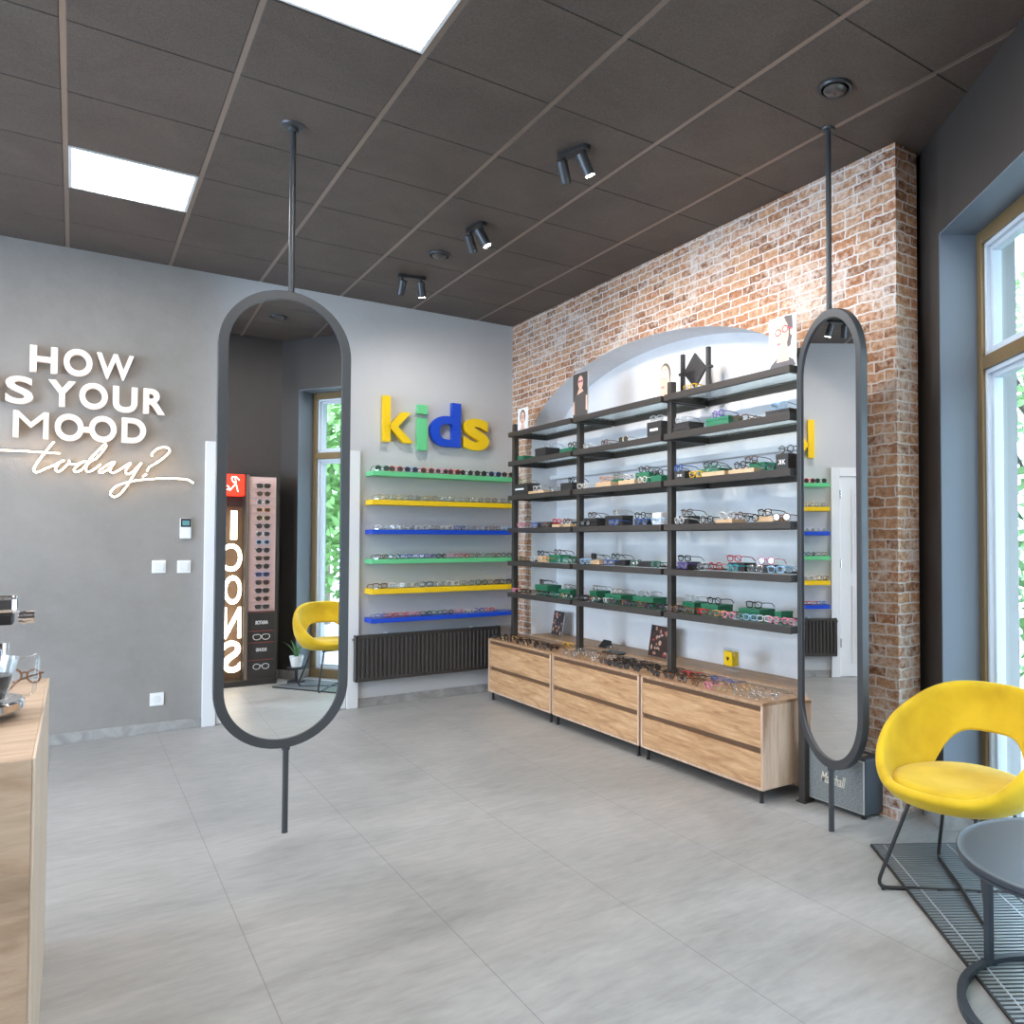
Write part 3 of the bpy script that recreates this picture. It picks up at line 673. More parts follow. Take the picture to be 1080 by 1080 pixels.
# cases, trays
BX = dict(green=('green', mat('green_case', (.022,.17,.085), .5)), black=('black', mat('black_case', (.03,.027,.026), .45)), tan=('pale wooden', M_TAN), white=('white', M_WHITE))
LV = ['top', 'second', 'third', 'fourth', 'fifth', 'lowest']; BN = ['left bay', 'middle bay', 'right bay']
def bay(y): return 0 if y > 5.185 else 1 if y > 4.033 else 2
BOXES = [(1, 'green', 6.142, 6.26, 0.05, 3.13, 0.14), (1, 'black', 5.748, 5.932, 0.087, 3.13, 0.14), (1, 'green', 5.316, 5.51, 0.045, 3.13, 0.1), (1, 'blacktag', 4.151, 4.312, 0.115, 3.13, 0.12), (1, 'black', 3.825, 4.001, 0.036, 3.11, 0.15), (1, 'black', 3.847, 4.004, 0.036, 3.12, 0.13), (1, 'green', 3.448, 3.656, 0.057, 3.1, 0.12), (1, 'black', 2.958, 3.14, 0.036, 3.1, 0.12), (2, 'blacktag', 5.971, 6.258, 0.098, 3.08, 0.12), (2, 'tan', 5.686, 5.954, 0.024, 3.08, 0.1), (2, 'black', 5.297, 5.476, 0.067, 3.12, 0.1), (2, 'tan', 4.683, 4.887, 0.034, 3.08, 0.08), (2, 'green', 4.715, 4.853, 0.063, 3.2, 0.1), (2, 'tan', 4.388, 4.586, 0.033, 3.08, 0.08), (2, 'green', 4.331, 4.49, 0.086, 3.16, 0.1), (2, 'green', 4.098, 4.214, 0.044, 3.09, 0.06), (2, 'blackkk', 3.837, 3.943, 0.054, 3.08, 0.1), (2, 'green', 3.657, 3.85, 0.066, 3.2, 0.12), (2, 'tan', 3.461, 3.67, 0.028, 3.08, 0.09), (2, 'tan', 3.211, 3.427, 0.027, 3.08, 0.09), (2, 'green', 3.26, 3.387, 0.072, 3.21, 0.14), (2, 'blackkk', 2.948, 3.04, 0.087, 3.08, 0.1), (3, 'black', 5.718, 5.949, 0.048, 3.16, 0.1), (3, 'tan', 5.437, 5.56, 0.023, 3.09, 0.1), (3, 'tan', 5.274, 5.377, 0.022, 3.09, 0.1), (3, 'black', 4.984, 5.161, 0.065, 3.15, 0.12), (3, 'black', 4.656, 4.881, 0.076, 3.16, 0.1), (3, 'black', 4.34, 4.487, 0.046, 3.15, 0.1), (3, 'white', 4.138, 4.234, 0.082, 3.12, 0.05), (3, 'black', 3.911, 4.029, 0.055, 3.17, 0.1), (3, 'tan', 3.407, 3.55, 0.022, 3.09, 0.12), (3, 'tan', 3.113, 3.249, 0.032, 3.13, 0.12), (4, 'tan', 5.744, 5.893, 0.048, 3.14, 0.1), (4, 'green', 5.525, 5.714, 0.062, 3.15, 0.1), (4, 'green', 5.407, 5.512, 0.053, 3.16, 0.1), (4, 'tan', 4.943, 5.077, 0.036, 3.15, 0.1), (4, 'black', 4.605, 4.739, 0.041, 3.15, 0.1), (4, 'black', 4.307, 4.441, 0.039, 3.15, 0.1), (4, 'black', 3.918, 4.037, 0.043, 3.16, 0.12), (4, 'black', 3.378, 3.519, 0.051, 3.16, 0.1), (4, 'black', 3.167, 3.29, 0.043, 3.16, 0.1), (5, 'green', 5.835, 6.055, 0.073, 3.2, 0.14), (5, 'green', 5.459, 5.643, 0.054, 3.2, 0.13), (5, 'green', 5.062, 5.255, 0.066, 3.2, 0.13), (5, 'green', 4.727, 4.942, 0.056, 3.2, 0.14), (5, 'green', 4.332, 4.582, 0.06, 3.2, 0.12), (5, 'green', 3.891, 4.089, 0.056, 3.2, 0.13), (5, 'green', 3.661, 3.825, 0.054, 3.2, 0.13), (5, 'green', 3.273, 3.45, 0.056, 3.18, 0.13), (5, 'green', 3.158, 3.21, 0.049, 3.24, 0.1)]
GLASSES = [(0, 3.812, 0, 'sq', 'y', 3.1), (1, 5.79, 0.1, 'rd', 'c', 3.18), (1, 5.366, 0.05, 'rd', 'k', 3.16), (1, 5.024, 0, 'rd', 'c', 3.09), (1, 4.787, 0, 'sq', 't', 3.09), (1, 4.556, 0, 'av', 'g', 3.1), (1, 4.23, 0.105, 'sq', 'c', 3.15), (1, 3.96, 0.06, 'sq', 'c', 3.14), (1, 3.565, 0.055, 'rd', 'v', 3.12), (1, 3.342, 0, 'sq', 't', 3.1), (1, 3.351, 0, 'rd', 't', 3.2), (1, 3.056, 0.035, 'sq', 'l', 3.12), (2, 6.118, 0.085, 'rd', 'g', 3.11), (2, 5.839, 0.025, 'sq', 'c', 3.1), (2, 5.58, 0, 'rd', 's', 3.1), (2, 5.363, 0.06, 'rd', 'k', 3.15), (2, 5.091, 0, 'sq', 'w', 3.09), (2, 4.802, 0.03, 'sq', 'o', 3.1), (2, 4.819, 0.055, 'rd', 'g', 3.22), (2, 4.5, 0.03, 'rd', 'c', 3.11), (2, 4.429, 0.075, 'rd', 'k', 3.19), (2, 4.298, 0, 'rd', 'w', 3.08), (2, 4.18, 0.04, 'rd', 'k', 3.12), (2, 3.942, 0.045, 'rd', 'b', 3.11), (2, 3.746, 0, 'sq', 'y', 3.09), (2, 3.753, 0.055, 'sq', 'k', 3.22), (2, 3.586, 0.028, 'rd', 'n', 3.1), (2, 3.351, 0.028, 'rd', 'k', 3.1), (2, 3.403, 0.06, 'sq', 't', 3.24), (2, 3.123, 0, 'rd', 'n', 3.09), (2, 2.991, 0.085, 'rd', 'z', 3.11), (3, 6.111, 0, 'rd', 'p', 3.09), (3, 5.868, 0, 'sq', 'b', 3.09), (3, 5.671, 0, 'sq', 't', 3.09), (3, 5.518, 0.02, 'sq', 'r', 3.11), (3, 5.367, 0.02, 'rd', 't', 3.11), (3, 5.402, 0, 'rd', 'k', 3.2), (3, 5.049, 0, 'sq', 'k', 3.09), (3, 5.083, 0.055, 'sq', 't', 3.17), (3, 4.661, 0, 'sq', 'b', 3.09), (3, 4.759, 0.065, 'sq', 'w', 3.18), (3, 4.447, 0.04, 'rd', 'k', 3.17), (3, 4.323, 0, 'rd', 'b', 3.09), (3, 4.072, 0, 'sq', 'l', 3.07), (3, 3.908, 0, 'rd', 'c', 3.09), (3, 4.024, 0.05, 'sq', 't', 3.19), (3, 3.638, 0, 'rd', 'k', 3.09), (3, 3.479, 0.022, 'rd', 'c', 3.11), (3, 3.485, 0, 'rd', 't', 3.2), (3, 3.226, 0, 'rd', 'k', 3.07), (3, 3.201, 0.035, 'sq', 'k', 3.15), (3, 3.008, 0, 'rd', 't', 3.09), (4, 6.108, 0, 'sq', 't', 3.09), (4, 5.899, 0, 'sq', 'c', 3.09), (4, 5.88, 0.04, 'rd', 'k', 3.16), (4, 5.65, 0, 'sq', 'o', 3.08), (4, 5.607, 0.05, 'rd', 't', 3.17), (4, 5.405, 0, 'sq', 'n', 3.09), (4, 5.258, 0, 'sq', 's', 3.09), (4, 5.048, 0, 'sq', 'l', 3.09), (4, 5.055, 0.03, 'av', 'k', 3.17), (4, 4.735, 0, 'sq', 'b', 3.09), (4, 4.742, 0.035, 'rd', 'k', 3.16), (4, 4.413, 0, 'rd', 's', 3.09), (4, 4.493, 0.035, 'rd', 'n', 3.17), (4, 4.162, 0, 'rd', 'n', 3.09), (4, 3.99, 0.045, 'sq', 'k', 3.17), (4, 3.879, 0, 'sq', 'v', 3.09), (4, 3.675, 0, 'sq', 'z', 3.09), (4, 3.686, 0, 'rd', 'r', 3.2), (4, 3.49, 0.05, 'sq', 'r', 3.18), (4, 3.408, 0, 'sq', 'e', 3.09), (4, 3.217, 0, 'sq', 's', 3.09), (4, 3.218, 0.045, 'rd', 'p', 3.18), (4, 3.053, 0, 'sq', 'l', 3.09), (4, 3.117, 0, 'sq', 'l', 3.23), (5, 5.972, 0.055, 'rd', 'k', 3.22), (5, 5.524, 0.045, 'rd', 's', 3.22), (5, 5.162, 0.055, 'rd', 's', 3.22), (5, 4.806, 0.045, 'sq', 'g', 3.22), (5, 4.46, 0.05, 'rd', 'c', 3.22), (5, 4.003, 0.05, 'rd', 'c', 3.22), (5, 3.719, 0.05, 'rd', 'k', 3.22), (5, 3.341, 0.055, 'sq', 'k', 3.2)]
cnt = {}
order = sorted(BOXES, key=lambda b: (b[0], -b[3]))
def white_text(st, par, x0, x1, z0, z1, flip=False, m=None, nm='printed_mark'):
    me = letter(st, x0, x1, z0, z1, .0006, 0, .02, flip); me.transform(Matrix.Rotation(-PI/2, 4, 'Z')); me.transform(Matrix.Translation((-.0007, 0, 0))); link(nm, me, m or M_PLAST, par)
for b in order:
    lv, kd, y0, y1, h, X, d = b
    k0 = 'black' if kd.startswith('black') else kd
    if lv == 1 and kd == 'black' and abs(X-3.12) < .001: zz = SZ[lv]+.0365; extra = ' stacked on another'
    else: zz = SZ[lv]; extra = ''
    key = (lv, bay(y0), k0); cnt[key] = cnt.get(key, 0)+1
    cat = 'tray' if kd == 'tan' else 'box' if kd != 'green' else 'glasses case'
    nm = {'tan': 'wooden_tray', 'green': 'glasses_case'}.get(kd, 'display_box')
    lab = f"{BX[k0][0]} {'display tray' if kd == 'tan' else 'glasses case' if kd == 'green' else 'display box'}{extra}, {ORD[cnt[key]-1]} such from left on the {LV[lv]} shelf, {BN[bay(y0)]}"
    y1 = min(y1, BAY[bay(y0)][1]-.004); w = y1-y0
    if kd != 'tan': o = thing(nm, lab, cat, (X, (y0+y1)/2, zz), 0, f'{cat}s on the steel rack')
    s = MB()
    if kd == 'tan':
        s.box(0, d, -w/2, w/2, 0, h)
        tag(part(nm, s, M_TAN, None, None, .002, 0, (X, (y0+y1)/2, zz)), lab, cat, f'{cat}s on the steel rack'); continue
    else:
        lid = h*.35
        s.box(.001, d-.001, -w/2+.001, w/2-.001, 0, h-lid); part('base', s, BX[k0][1], o, bev=.002)
        s = MB(); s.box(0, d, -w/2, w/2, h-lid+.0008, h); part('lid', s, BX[k0][1], o, bev=.002)
    if kd == 'blacktag': 
        s = MB(); s.box(-.001, .0, -w*.28, w*.28, h*.45, h*.6); part('white_label', s, M_PLAST, o)
    if kd == 'blackkk':
        white_text('K', o, -w*.30, -w*.04, h*.32, h*.62, True); white_text('K', o, w*.04, w*.30, h*.32, h*.62)
    if kd == 'white': white_text('W', o, -w*.35, w*.35, h*.30, h*.55, False, M_BLACK)
# low front rows on the lowest shelf
for a, b, cs in ((6.22, 5.27, 'ptktkkngk'), (5.10, 4.12, 'ktscktktkk'), (3.98, 2.97, 'tktrtopnlcpp')):
    n = len(cs)
    for j, c in enumerate(cs): GLASSES.append((5, round(a+(b-a)*j/(n-1), 3), 0, random.choice(['sq', 'rd']), c, 3.078+.02*(j % 2)))
bc = {}
for g in sorted(GLASSES, key=lambda g: (g[0], bay(g[1]), -g[1])):
    lv, y, dz, sty, c, X = g; bi = bay(y); key = (lv, bi); bc[key] = bc.get(key, 0)+1
    sun = sty == 'av' or (c in 'kt' and lv in (5,) and dz == 0 and bi == 1)
    y = max(BAY[bi][0]+.06, min(BAY[bi][1]-.06, y))
    # rest on whichever box lies under the frame
    zs = [SZ[lv]]
    for (l2, kd, y0, y1, h, bxx, d) in BOXES:
        if l2 == lv and y0-.03 < y < y1+.03 and bxx-.02 < X < bxx+d: zs.append(SZ[lv]+h+(.0365 if (l2 == 1 and kd == 'black' and bxx == 3.12) else 0))
    z = max(zs) + .001
    glasses(X, y, z, -PI/2+random.uniform(-.22, .25), sty, c, f'{desc(sty, c, sun)}, {ORD[bc[key]-1]} from left on the {LV[lv]} shelf, {BN[bi]}', f'glasses on the {LV[lv]} rack shelf', sun, .95 if dz or lv != 5 else .82)

# ============================================================ oak dressers
CB = [(5.235, 6.34, 'left'), (4.085, 5.212, 'middle'), (2.965, 4.062, 'right')]
for y0, y1, nm in CB:
    w = y1-y0; X0, D = 2.903, .378
    lab = {'left': 'oak dresser with two drawers nearest the radiator', 'middle': 'oak dresser with two drawers, between the two other dressers', 'right': 'oak dresser with two drawers nearest the black amplifier speaker'}[nm]
    t = thing('dresser', lab, 'dresser', (X0, (y0+y1)/2, 0), 0, 'oak dressers under the display rack')
    s = MB(); s.box(.0, D, -w/2, w/2, .513, .530); part('top_board', s, M_OAKT, t, bev=.0015)
    for sg in (-1, 1):
        s = MB(); s.box(.0, D, sg*w/2-(.017 if sg > 0 else 0), sg*w/2+(0 if sg > 0 else .017), .075, .513); part('side_board', s, M_OAKV, t, bev=.0015)
    s = MB(); s.box(.0, D, -w/2+.017, w/2-.017, .075, .089); s.box(D-.01, D, -w/2+.017, w/2-.017, .089, .513); part('carcass', s, M_OAKV, t)
    s = MB(); s.box(.022, .03, -w/2+.017, w/2-.017, .089, .513); part('finger_groove', s, M_OAKG, t)
    for z0, z1 in ((.295, .483), (.090, .262)):
        s = MB(); s.box(.003, .020, -w/2+.019, w/2-.019, z0, z1); part('drawer', s, M_OAKH, t, bev=.001)
    s = MB()
    s.box(.02, .04, -w/2+.03, w/2-.03, .062, .075); s.box(D-.04, D-.02, -w/2+.03, w/2-.03, .062, .075); s.box(.04, D-.04, -w/2+.03, -w/2+.05, .062, .075); s.box(.04, D-.04, w/2-.05, w/2-.03, .062, .075)
    part('base_frame', s, M_BLACK, t)
    for x in (.03, D-.03):
        for y in (-w/2+.04, w/2-.04):
            s = MB(); s.rod((x, y, .004), (x, y, .066), .0105, 12); s.rod((x, y, 0), (x, y, .006), .013, 12); part('leg', s, M_BLACK, t, smooth=40)

# glasses laid out on the dressers
top = .5305
def drow(ya, yb, xs, cols, sunf, place, n):
    for j in range(n):
        y = ya+(yb-ya)*j/max(1, n-1)
        c = cols[j*len(cols)//n] if not isinstance(cols, list) else cols[j % len(cols)]
        sun = sunf(y)
        sty = 'av' if sun and random.random() < .4 else random.choice(['sq', 'rd'])
        yield j, y, c, sun, sty
RW = [(2.935, 0, 'front row'), (3.005, .05, 'second row'), (3.075, .02, 'third row')]
SEG = [('left', 6.27, 5.42, 7, ['k','g','t','k','g','k','t'], (0, 1), lambda y: True), ('middle', 5.08, 4.17, 8, ['s','s','g','s','t','k','k','k'], (0, 1, 2), lambda y: y < 4.62),
       ('right', 3.95, 3.06, 8, ['k','t','k','t','p','g','s','s'], (0, 1, 2), lambda y: y > 3.75)]
for nm, a, b, n, cs, rows, sf in SEG:
    for r in rows:
        X, off, rn = RW[r]
        for j in range(n):
            y = a+(b-a)*j/(n-1) - off
            if nm == 'left' and y < 5.35: continue
            c = cs[(j + (r if j in (2, 4) else 0)) % n]; sun = sf(y)
            if nm == 'right' and r == 2 and 1 <= j <= 4: c = 'rkbb'[j-1]
            sty = random.choice(['av', 'sq', 'rd']) if sun else random.choice(['sq', 'rd', 'rd'])
            glasses(X+random.uniform(-.008, .008), y, top, -PI/2+random.uniform(-.3, .3), sty, c, f'{desc(sty, c, sun)}, {ORD[j]} from left, {rn} on the {nm} dresser', f'glasses laid out on the {nm} dresser', sun, .82)
glasses(3.15, 5.40, top, -PI/2+.3, 'rd', 'y', 'thin yellow glasses lying beside the photo of a crowd on the left dresser', None, False, .9)
glasses(2.96, 5.34, top, -PI/2-.4, 'av', 'k', 'black sunglasses at the right end of the left dresser', None, True, .95)

# ============================================================ printed cards
SKIN = (.72,.45,.34); SKIN2 = (.55,.30,.20); DKHAIR = (.03,.02,.02)
def card(name, label, w, h, loc, rz, bg, shapes, cat='photo card', lean=0, stand=True):
    """flat card in local XZ, front toward -Y"""
    t = thing(name, label, cat, loc, rz); t.rotation_euler = (-lean, 0, rz)
    s = MB(); s.box(-w/2, w/2, 0, .004, 0, h); part('card', s, mat('card_white', (.75,.75,.75), .5), t)
    s = MB(); mats = [mat('print_%02d%02d%02d' % tuple(int(c*99) for c in bg), bg, .45)]
    s.add([(-w/2+.001, -.0006, .001), (w/2-.001, -.0006, .001), (w/2-.001, -.0006, h-.001), (-w/2+.001, -.0006, h-.001)], [(0,1,2,3)])
    for k, sh in enumerate(shapes):
        col = sh[-1]; nm = 'print_%02d%02d%02d' % tuple(int(c*99) for c in col); m = mat(nm, col, .45)
        if m not in mats: mats.append(m)
        mi = mats.index(m); y = -.0008-.0001*k
        if sh[0] == 'e': pts = [(sh[1]+sh[3]*math.cos(2*PI*i/20), sh[2]+sh[4]*math.sin(2*PI*i/20)) for i in range(20)]
        elif sh[0] == 'r':   # ring
            for i in range(20):
                a, b = 2*PI*i/20, 2*PI*(i+1)/20
                q = [(sh[1]+sh[3]*math.cos(a), sh[2]+sh[4]*math.sin(a)), (sh[1]+sh[3]*math.cos(b), sh[2]+sh[4]*math.sin(b)), (sh[1]+.72*sh[3]*math.cos(b), sh[2]+.72*sh[4]*math.sin(b)), (sh[1]+.72*sh[3]*math.cos(a), sh[2]+.72*sh[4]*math.sin(a))]
                s.add([((x-.5)*w, y, z*h) for x, z in q], [(0,1,2,3)], mi)
            continue
        else: pts = sh[1]
        pts = [(min(.99, max(.01, x)), min(.995, max(.005, z))) for x, z in pts]
        s.add([((x-.5)*w, y, z*h) for x, z in pts], [tuple(range(len(pts)))], mi)
    part('print', s, mats, t)
    if stand:
        s = MB(); s.box(-.02, .02, .004, .05, 0, .004); s.rod((0, .045, .003), (0, .005, h*.6), .002, 6); part('back_stand', s, M_BLACK, t)
    return t
RZ = -PI/2
card('photo_card', 'small white photo card of a face on the top shelf, far left', .19, .20, (3.10, 6.10, 2.326), RZ, (.78,.77,.76),
     [('e', .5, .62, .27, .30, DKHAIR), ('e', .5, .56, .21, .28, SKIN), ('p', [(.25,0), (.75,0), (.62,.30), (.38,.30)], SKIN), ('r', .40, .60, .10, .07, (.25,.05,.05)), ('r', .62, .60, .10, .07, (.25,.05,.05)), ('e', .5, .40, .06, .02, (.5,.08,.08))])
card('photo_card', 'dark photo card of a person in a black top, on the top shelf', .215, .33, (3.07, 5.09, 2.326), RZ, (.055,.045,.042),
     [('p', [(.0,0), (1,0), (.97,.42), (.75,.56), (.25,.56), (.03,.42)], (.075,.063,.06)), ('p', [(.0,.05), (.12,.06), (.10,.36), (.02,.36)], SKIN), ('p', [(.98,.10), (.86,.12), (.88,.45), (.97,.45)], SKIN), ('p', [(.28,.50), (.72,.56), (.60,.64), (.42,.64)], SKIN), ('p', [(.42,.60), (.60,.60), (.60,.76), (.42,.76)], SKIN2), ('e', .52, .78, .17, .15, SKIN), ('e', .44, .80, .07, .03, (.25,.03,.12)), ('e', .60, .80, .07, .03, (.25,.03,.12)), ('e', .52, .70, .05, .012, (.45,.08,.10))])
card('photo_card', 'white photo card of a face with round mirrored glasses, beside the black stand', .215, .27, (3.2, 4.20, 2.326), RZ, (.76,.76,.76),
     [('p', [(.2,0), (.8,0), (.78,.30), (.3,.34)], SKIN), ('e', .52, .64, .30, .32, (.12,.09,.07)), ('e', .48, .56, .27, .34, SKIN), ('e', .52, .67, .19, .12, (.80,.80,.80)), ('r', .52, .67, .20, .125, (.35,.35,.35)), ('e', .40, .36, .09, .03, (.55,.2,.2))])
card('photo_card', 'tall white photo card of a face with red glasses, beside the narrow mirror', .205, .285, (3.09, 2.995, 2.326), RZ, (.76,.77,.78),
     [('p', [(.62,.35), (.80,.40), (.88,.70), (.86,.97), (.60,.99), (.45,.92)], (.09,.07,.07)), ('p', [(.0,0), (.98,0), (.90,.12), (.70,.20), (.30,.20), (.08,.10)], (.10,.09,.10)), ('p', [(.28,.12), (.74,.12), (.66,.50), (.40,.34)], SKIN), ('e', .50, .66, .23, .27, SKIN), ('e', .45, .90, .16, .08, SKIN), ('e', .83, .66, .05, .07, SKIN), ('r', .34, .70, .12, .07, (.75,.02,.05)), ('r', .60, .74, .12, .07, (.75,.02,.05)), ('p', [(.7,.75), (.84,.70), (.84,.72), (.7,.78)], (.75,.02,.05)), ('e', .36, .47, .07, .025, (.62,.16,.18))])
random.seed(3)
def crowd(seed, cols):
    r = random.Random(seed); out = []
    for k in range(26):
        c = r.choice(cols); out.append(('e', r.uniform(.1,.9), r.uniform(.1,.9), r.uniform(.04,.10), r.uniform(.03,.09), c))
    return out
card('photo_print', 'dark photo print of a crowd leaning in the niche above the left dresser', .25, .215, (3.42, 6.07, .5415), RZ-.15, (.03,.02,.025), crowd(5, [SKIN, SKIN2, (.35,.06,.08), (.12,.07,.2), (.03,.02,.02), (.6,.35,.2), (.03,.02,.02)]), 'photo', .16, False)
card('photo_print', 'dark photo print of a crowd behind the rack post near the right dresser', .26, .225, (3.38, 4.53, .5415), RZ-.1, (.06,.03,.025), crowd(8, [SKIN, SKIN2, (.45,.06,.06), (.10,.05,.05), (.03,.02,.02), (.7,.45,.3), (.6,.4,.45)]), 'photo', .16, False)

# black stand with a tilted square on the top shelf
t = thing('display_stand', 'black two-post stand holding a tilted black square on the top shelf', 'stand', (3.34, 4.045, 2.326))
M_BK2 = mat('satin_black', (.035,.031,.03), .45)
for y in (-.135, .135):
    s = MB(); s.box(-.012, .012, y-.014, y+.014, 0, .335); p = part('post', s, M_BK2, t, bev=.002)
    s = MB(); s.rod((0, y*1.10, .20), (0, y*1.27, .20), .011, 12); part('clamp_knob', s, M_BK2, p, smooth=40)
s = MB(); s.box(-.010, .006, -.085, .085, -.085, .085, 0, Matrix.Translation((0, 0, .20)) @ Matrix.Rotation(PI/4, 4, 'X')); part('tilted_square', s, M_BK2, t, bev=.002)
s = MB(); s.box(-.05, .05, -.15, .15, 0, .006); part('base_plate', s, M_BK2, t)
s = MB(); s.box(3.12, 3.19, 5.93, 5.965, 2.326, 2.337); s.box(3.13, 3.16, 5.925, 5.99, 2.337, 2.348); tag(part('metal_clip', s, M_BK2), 'small black clip lying right of the small face card on the top shelf', 'clip')

# acrylic block with the yellow cube
t = thing('acrylic_display', 'clear acrylic block holding a yellow cube with a black heart, right dresser', 'display block', (3.28, 3.625, .5305), -.15)
s = MB(); s.box(-.02, .02, -.075, .06, .05, .185); part('acrylic_block', s, M_COFG, t, bev=.003)
s = MB(); s.box(-.026, .026, -.045, .045, .078, .165); part('yellow_cube', s, M_KY, t, bev=.003)
s = MB(); s.box(-.02, .02, -.06, -.02, 0, .05); part('foot', s, M_COFG, t)
s = MB()
hp = [(.016*(16*math.sin(a)**3)/16, .0145*(13*math.cos(a)-5*math.cos(2*a)-2*math.cos(3*a)-math.cos(4*a))/14) for a in [2*PI*k/24 for k in range(24)]]
s.add([(-.0266, .0-x, .122+z) for x, z in hp], [tuple(range(24))]); part('heart_mark', s, M_BLACK, t)
# wedge and glasses stand on the middle dresser
s = MB(); s.add([(x, y, z) for y in (-.055, .055) for x, z in ((-.035, 0), (.035, 0), (.02, .055))], [(0,1,2), (5,4,3), (0,3,4,1), (1,4,5,2), (2,5,3,0)])
tag(part('display_wedge', s, M_BK2, None, None, .002, 0, (3.36, 5.18, .5425)), 'small black wedge at the back of the middle dresser', 'wedge')
t = thing('glasses_riser', 'low black riser under a silver pair at the back of the middle dresser', 'stand', (3.28, 4.92, .5305))
s = MB(); s.box(-.05, .05, -.11, .11, 0, .012); part('base', s, M_BK2, t, bev=.003)
glasses(3.25, 4.92, .5435, RZ+.2, 'sq', 's', 'silver wire square glasses standing on the low black riser', None)

# ============================================================ guitar-style speaker on the floor
t = thing('amplifier_speaker', 'black box speaker with grey woven grille and script logo on the floor', 'speaker', (3.14, 2.70, 0))
M_VINYL = mat('black_vinyl', (.035,.042,.052), .55)
v = coords(M_VINYL, kind='Object'); bump(M_VINYL, noise(M_VINYL, v, 380, 2), .35, .002)
s = MB(); s.box(.012, .20, -.20, .20, .02, .30); part('cabinet', s, M_VINYL, t, bev=.008)
M_GR = mat('grey_woven_grille', (.2,.21,.215), .8); v = coords(M_GR, (1, 1, 1), 'UV')
wv = N(M_GR, 'ShaderNodeTexWave'); wv.inputs['Scale'].default_value = 95; wv.inputs['Distortion'].default_value = 2; M_GR.node_tree.links.new(v, wv.inputs[0]); wv.bands_direction = 'X'
w2 = noise(M_GR, coords(M_GR, (60, 400, 1)), 1, 3)
base(M_GR, mix(M_GR, .5, ramp(M_GR, wv.outputs[0], [(.2, (.10,.11,.11)), (.8, (.32,.34,.34))]), ramp(M_GR, w2, [(.35, (.08,.09,.09)), (.65, (.36,.38,.38))])))
s = MB(); s.box(.004, .014, -.188, .188, .034, .286); part('grille_cloth', s, M_GR, t, bev=.002)
s = MB()
M_BRS = mat('brass', (.65,.48,.25), .3, 1)
for a, b, c, d in ((-.192,.192,.030,.034), (-.192,.192,.286,.290), (-.192,-.188,.034,.286), (.188,.192,.034,.286)): s.box(.006, .0135, a, b, c, d)
part('trim_strip', s, mat('pale_piping', (.5,.47,.42), .4), t)
bpy.context.view_layer.update()
me = letter('Marshall', -.082, .082, .13, .185, .004, .35, .012); me.transform(Matrix.Rotation(-PI/2, 4, 'Z')); me.transform(Matrix.Translation((.002, 0, 0))); link('script_logo', me, mat('logo_white_gold', (.72,.66,.55), .35), t)
s = MB(); s.box(.05, .10, -.145, .12, .298, .3015); cp = part('control_plate', s, M_BRS, t, bev=.001)
for k in range(6):
    s = MB(); s.rod((.075, -.12+.045*k, .3015), (.075, -.12+.045*k, .3135), .0095, 16, r1=.008); part('knob', s, M_BRS, cp, smooth=40)
for x in (.035, .175):
    for y in (-.17, .17):
        s = MB(); s.rod((x, y, 0), (x, y, .021), .013, 12, r1=.016); part('foot', s, M_BLACK, t, smooth=40)

# ============================================================ floor grille along the window
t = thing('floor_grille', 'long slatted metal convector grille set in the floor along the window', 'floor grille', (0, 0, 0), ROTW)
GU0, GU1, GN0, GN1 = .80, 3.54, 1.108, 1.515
s = MB(); s.box(GU0, GU1, -GN1, -GN0, .0003, .0012); part('recess_shade_sheet', s, mat('grille_recess_shade', (.012,.012,.014), .7), t)  # near-black sheet on the floor stands in for the shaded recess below
s = MB()
for a, b, c, d in ((GU0, GU1, GN0, GN0+.006), (GU0, GU1, GN1-.006, GN1), (GU0, GU0+.006, GN0, GN1), (GU1-.006, GU1, GN0, GN1)): s.box(a, b, -d, -c, .0012, .010)
part('rim', s, M_BLACK, t)
s = MB(); k = 0; u = GU0+.018
while u < GU1-.012: s.box(u-.0062, u+.0062, -GN1+.008, -GN0-.008, .0015, .0095); u += .0215
part('slat', s, mat('grey_aluminium', (.30,.32,.34), .35, .6), t)
s = MB()
for n_ in (1.165, 1.455): s.box(GU0+.01, GU1-.01, -n_-.003, -n_+.003, .0016, .0105)
part('link_rod', s, mat('pale_aluminium', (.45,.47,.5), .35, .5), t)

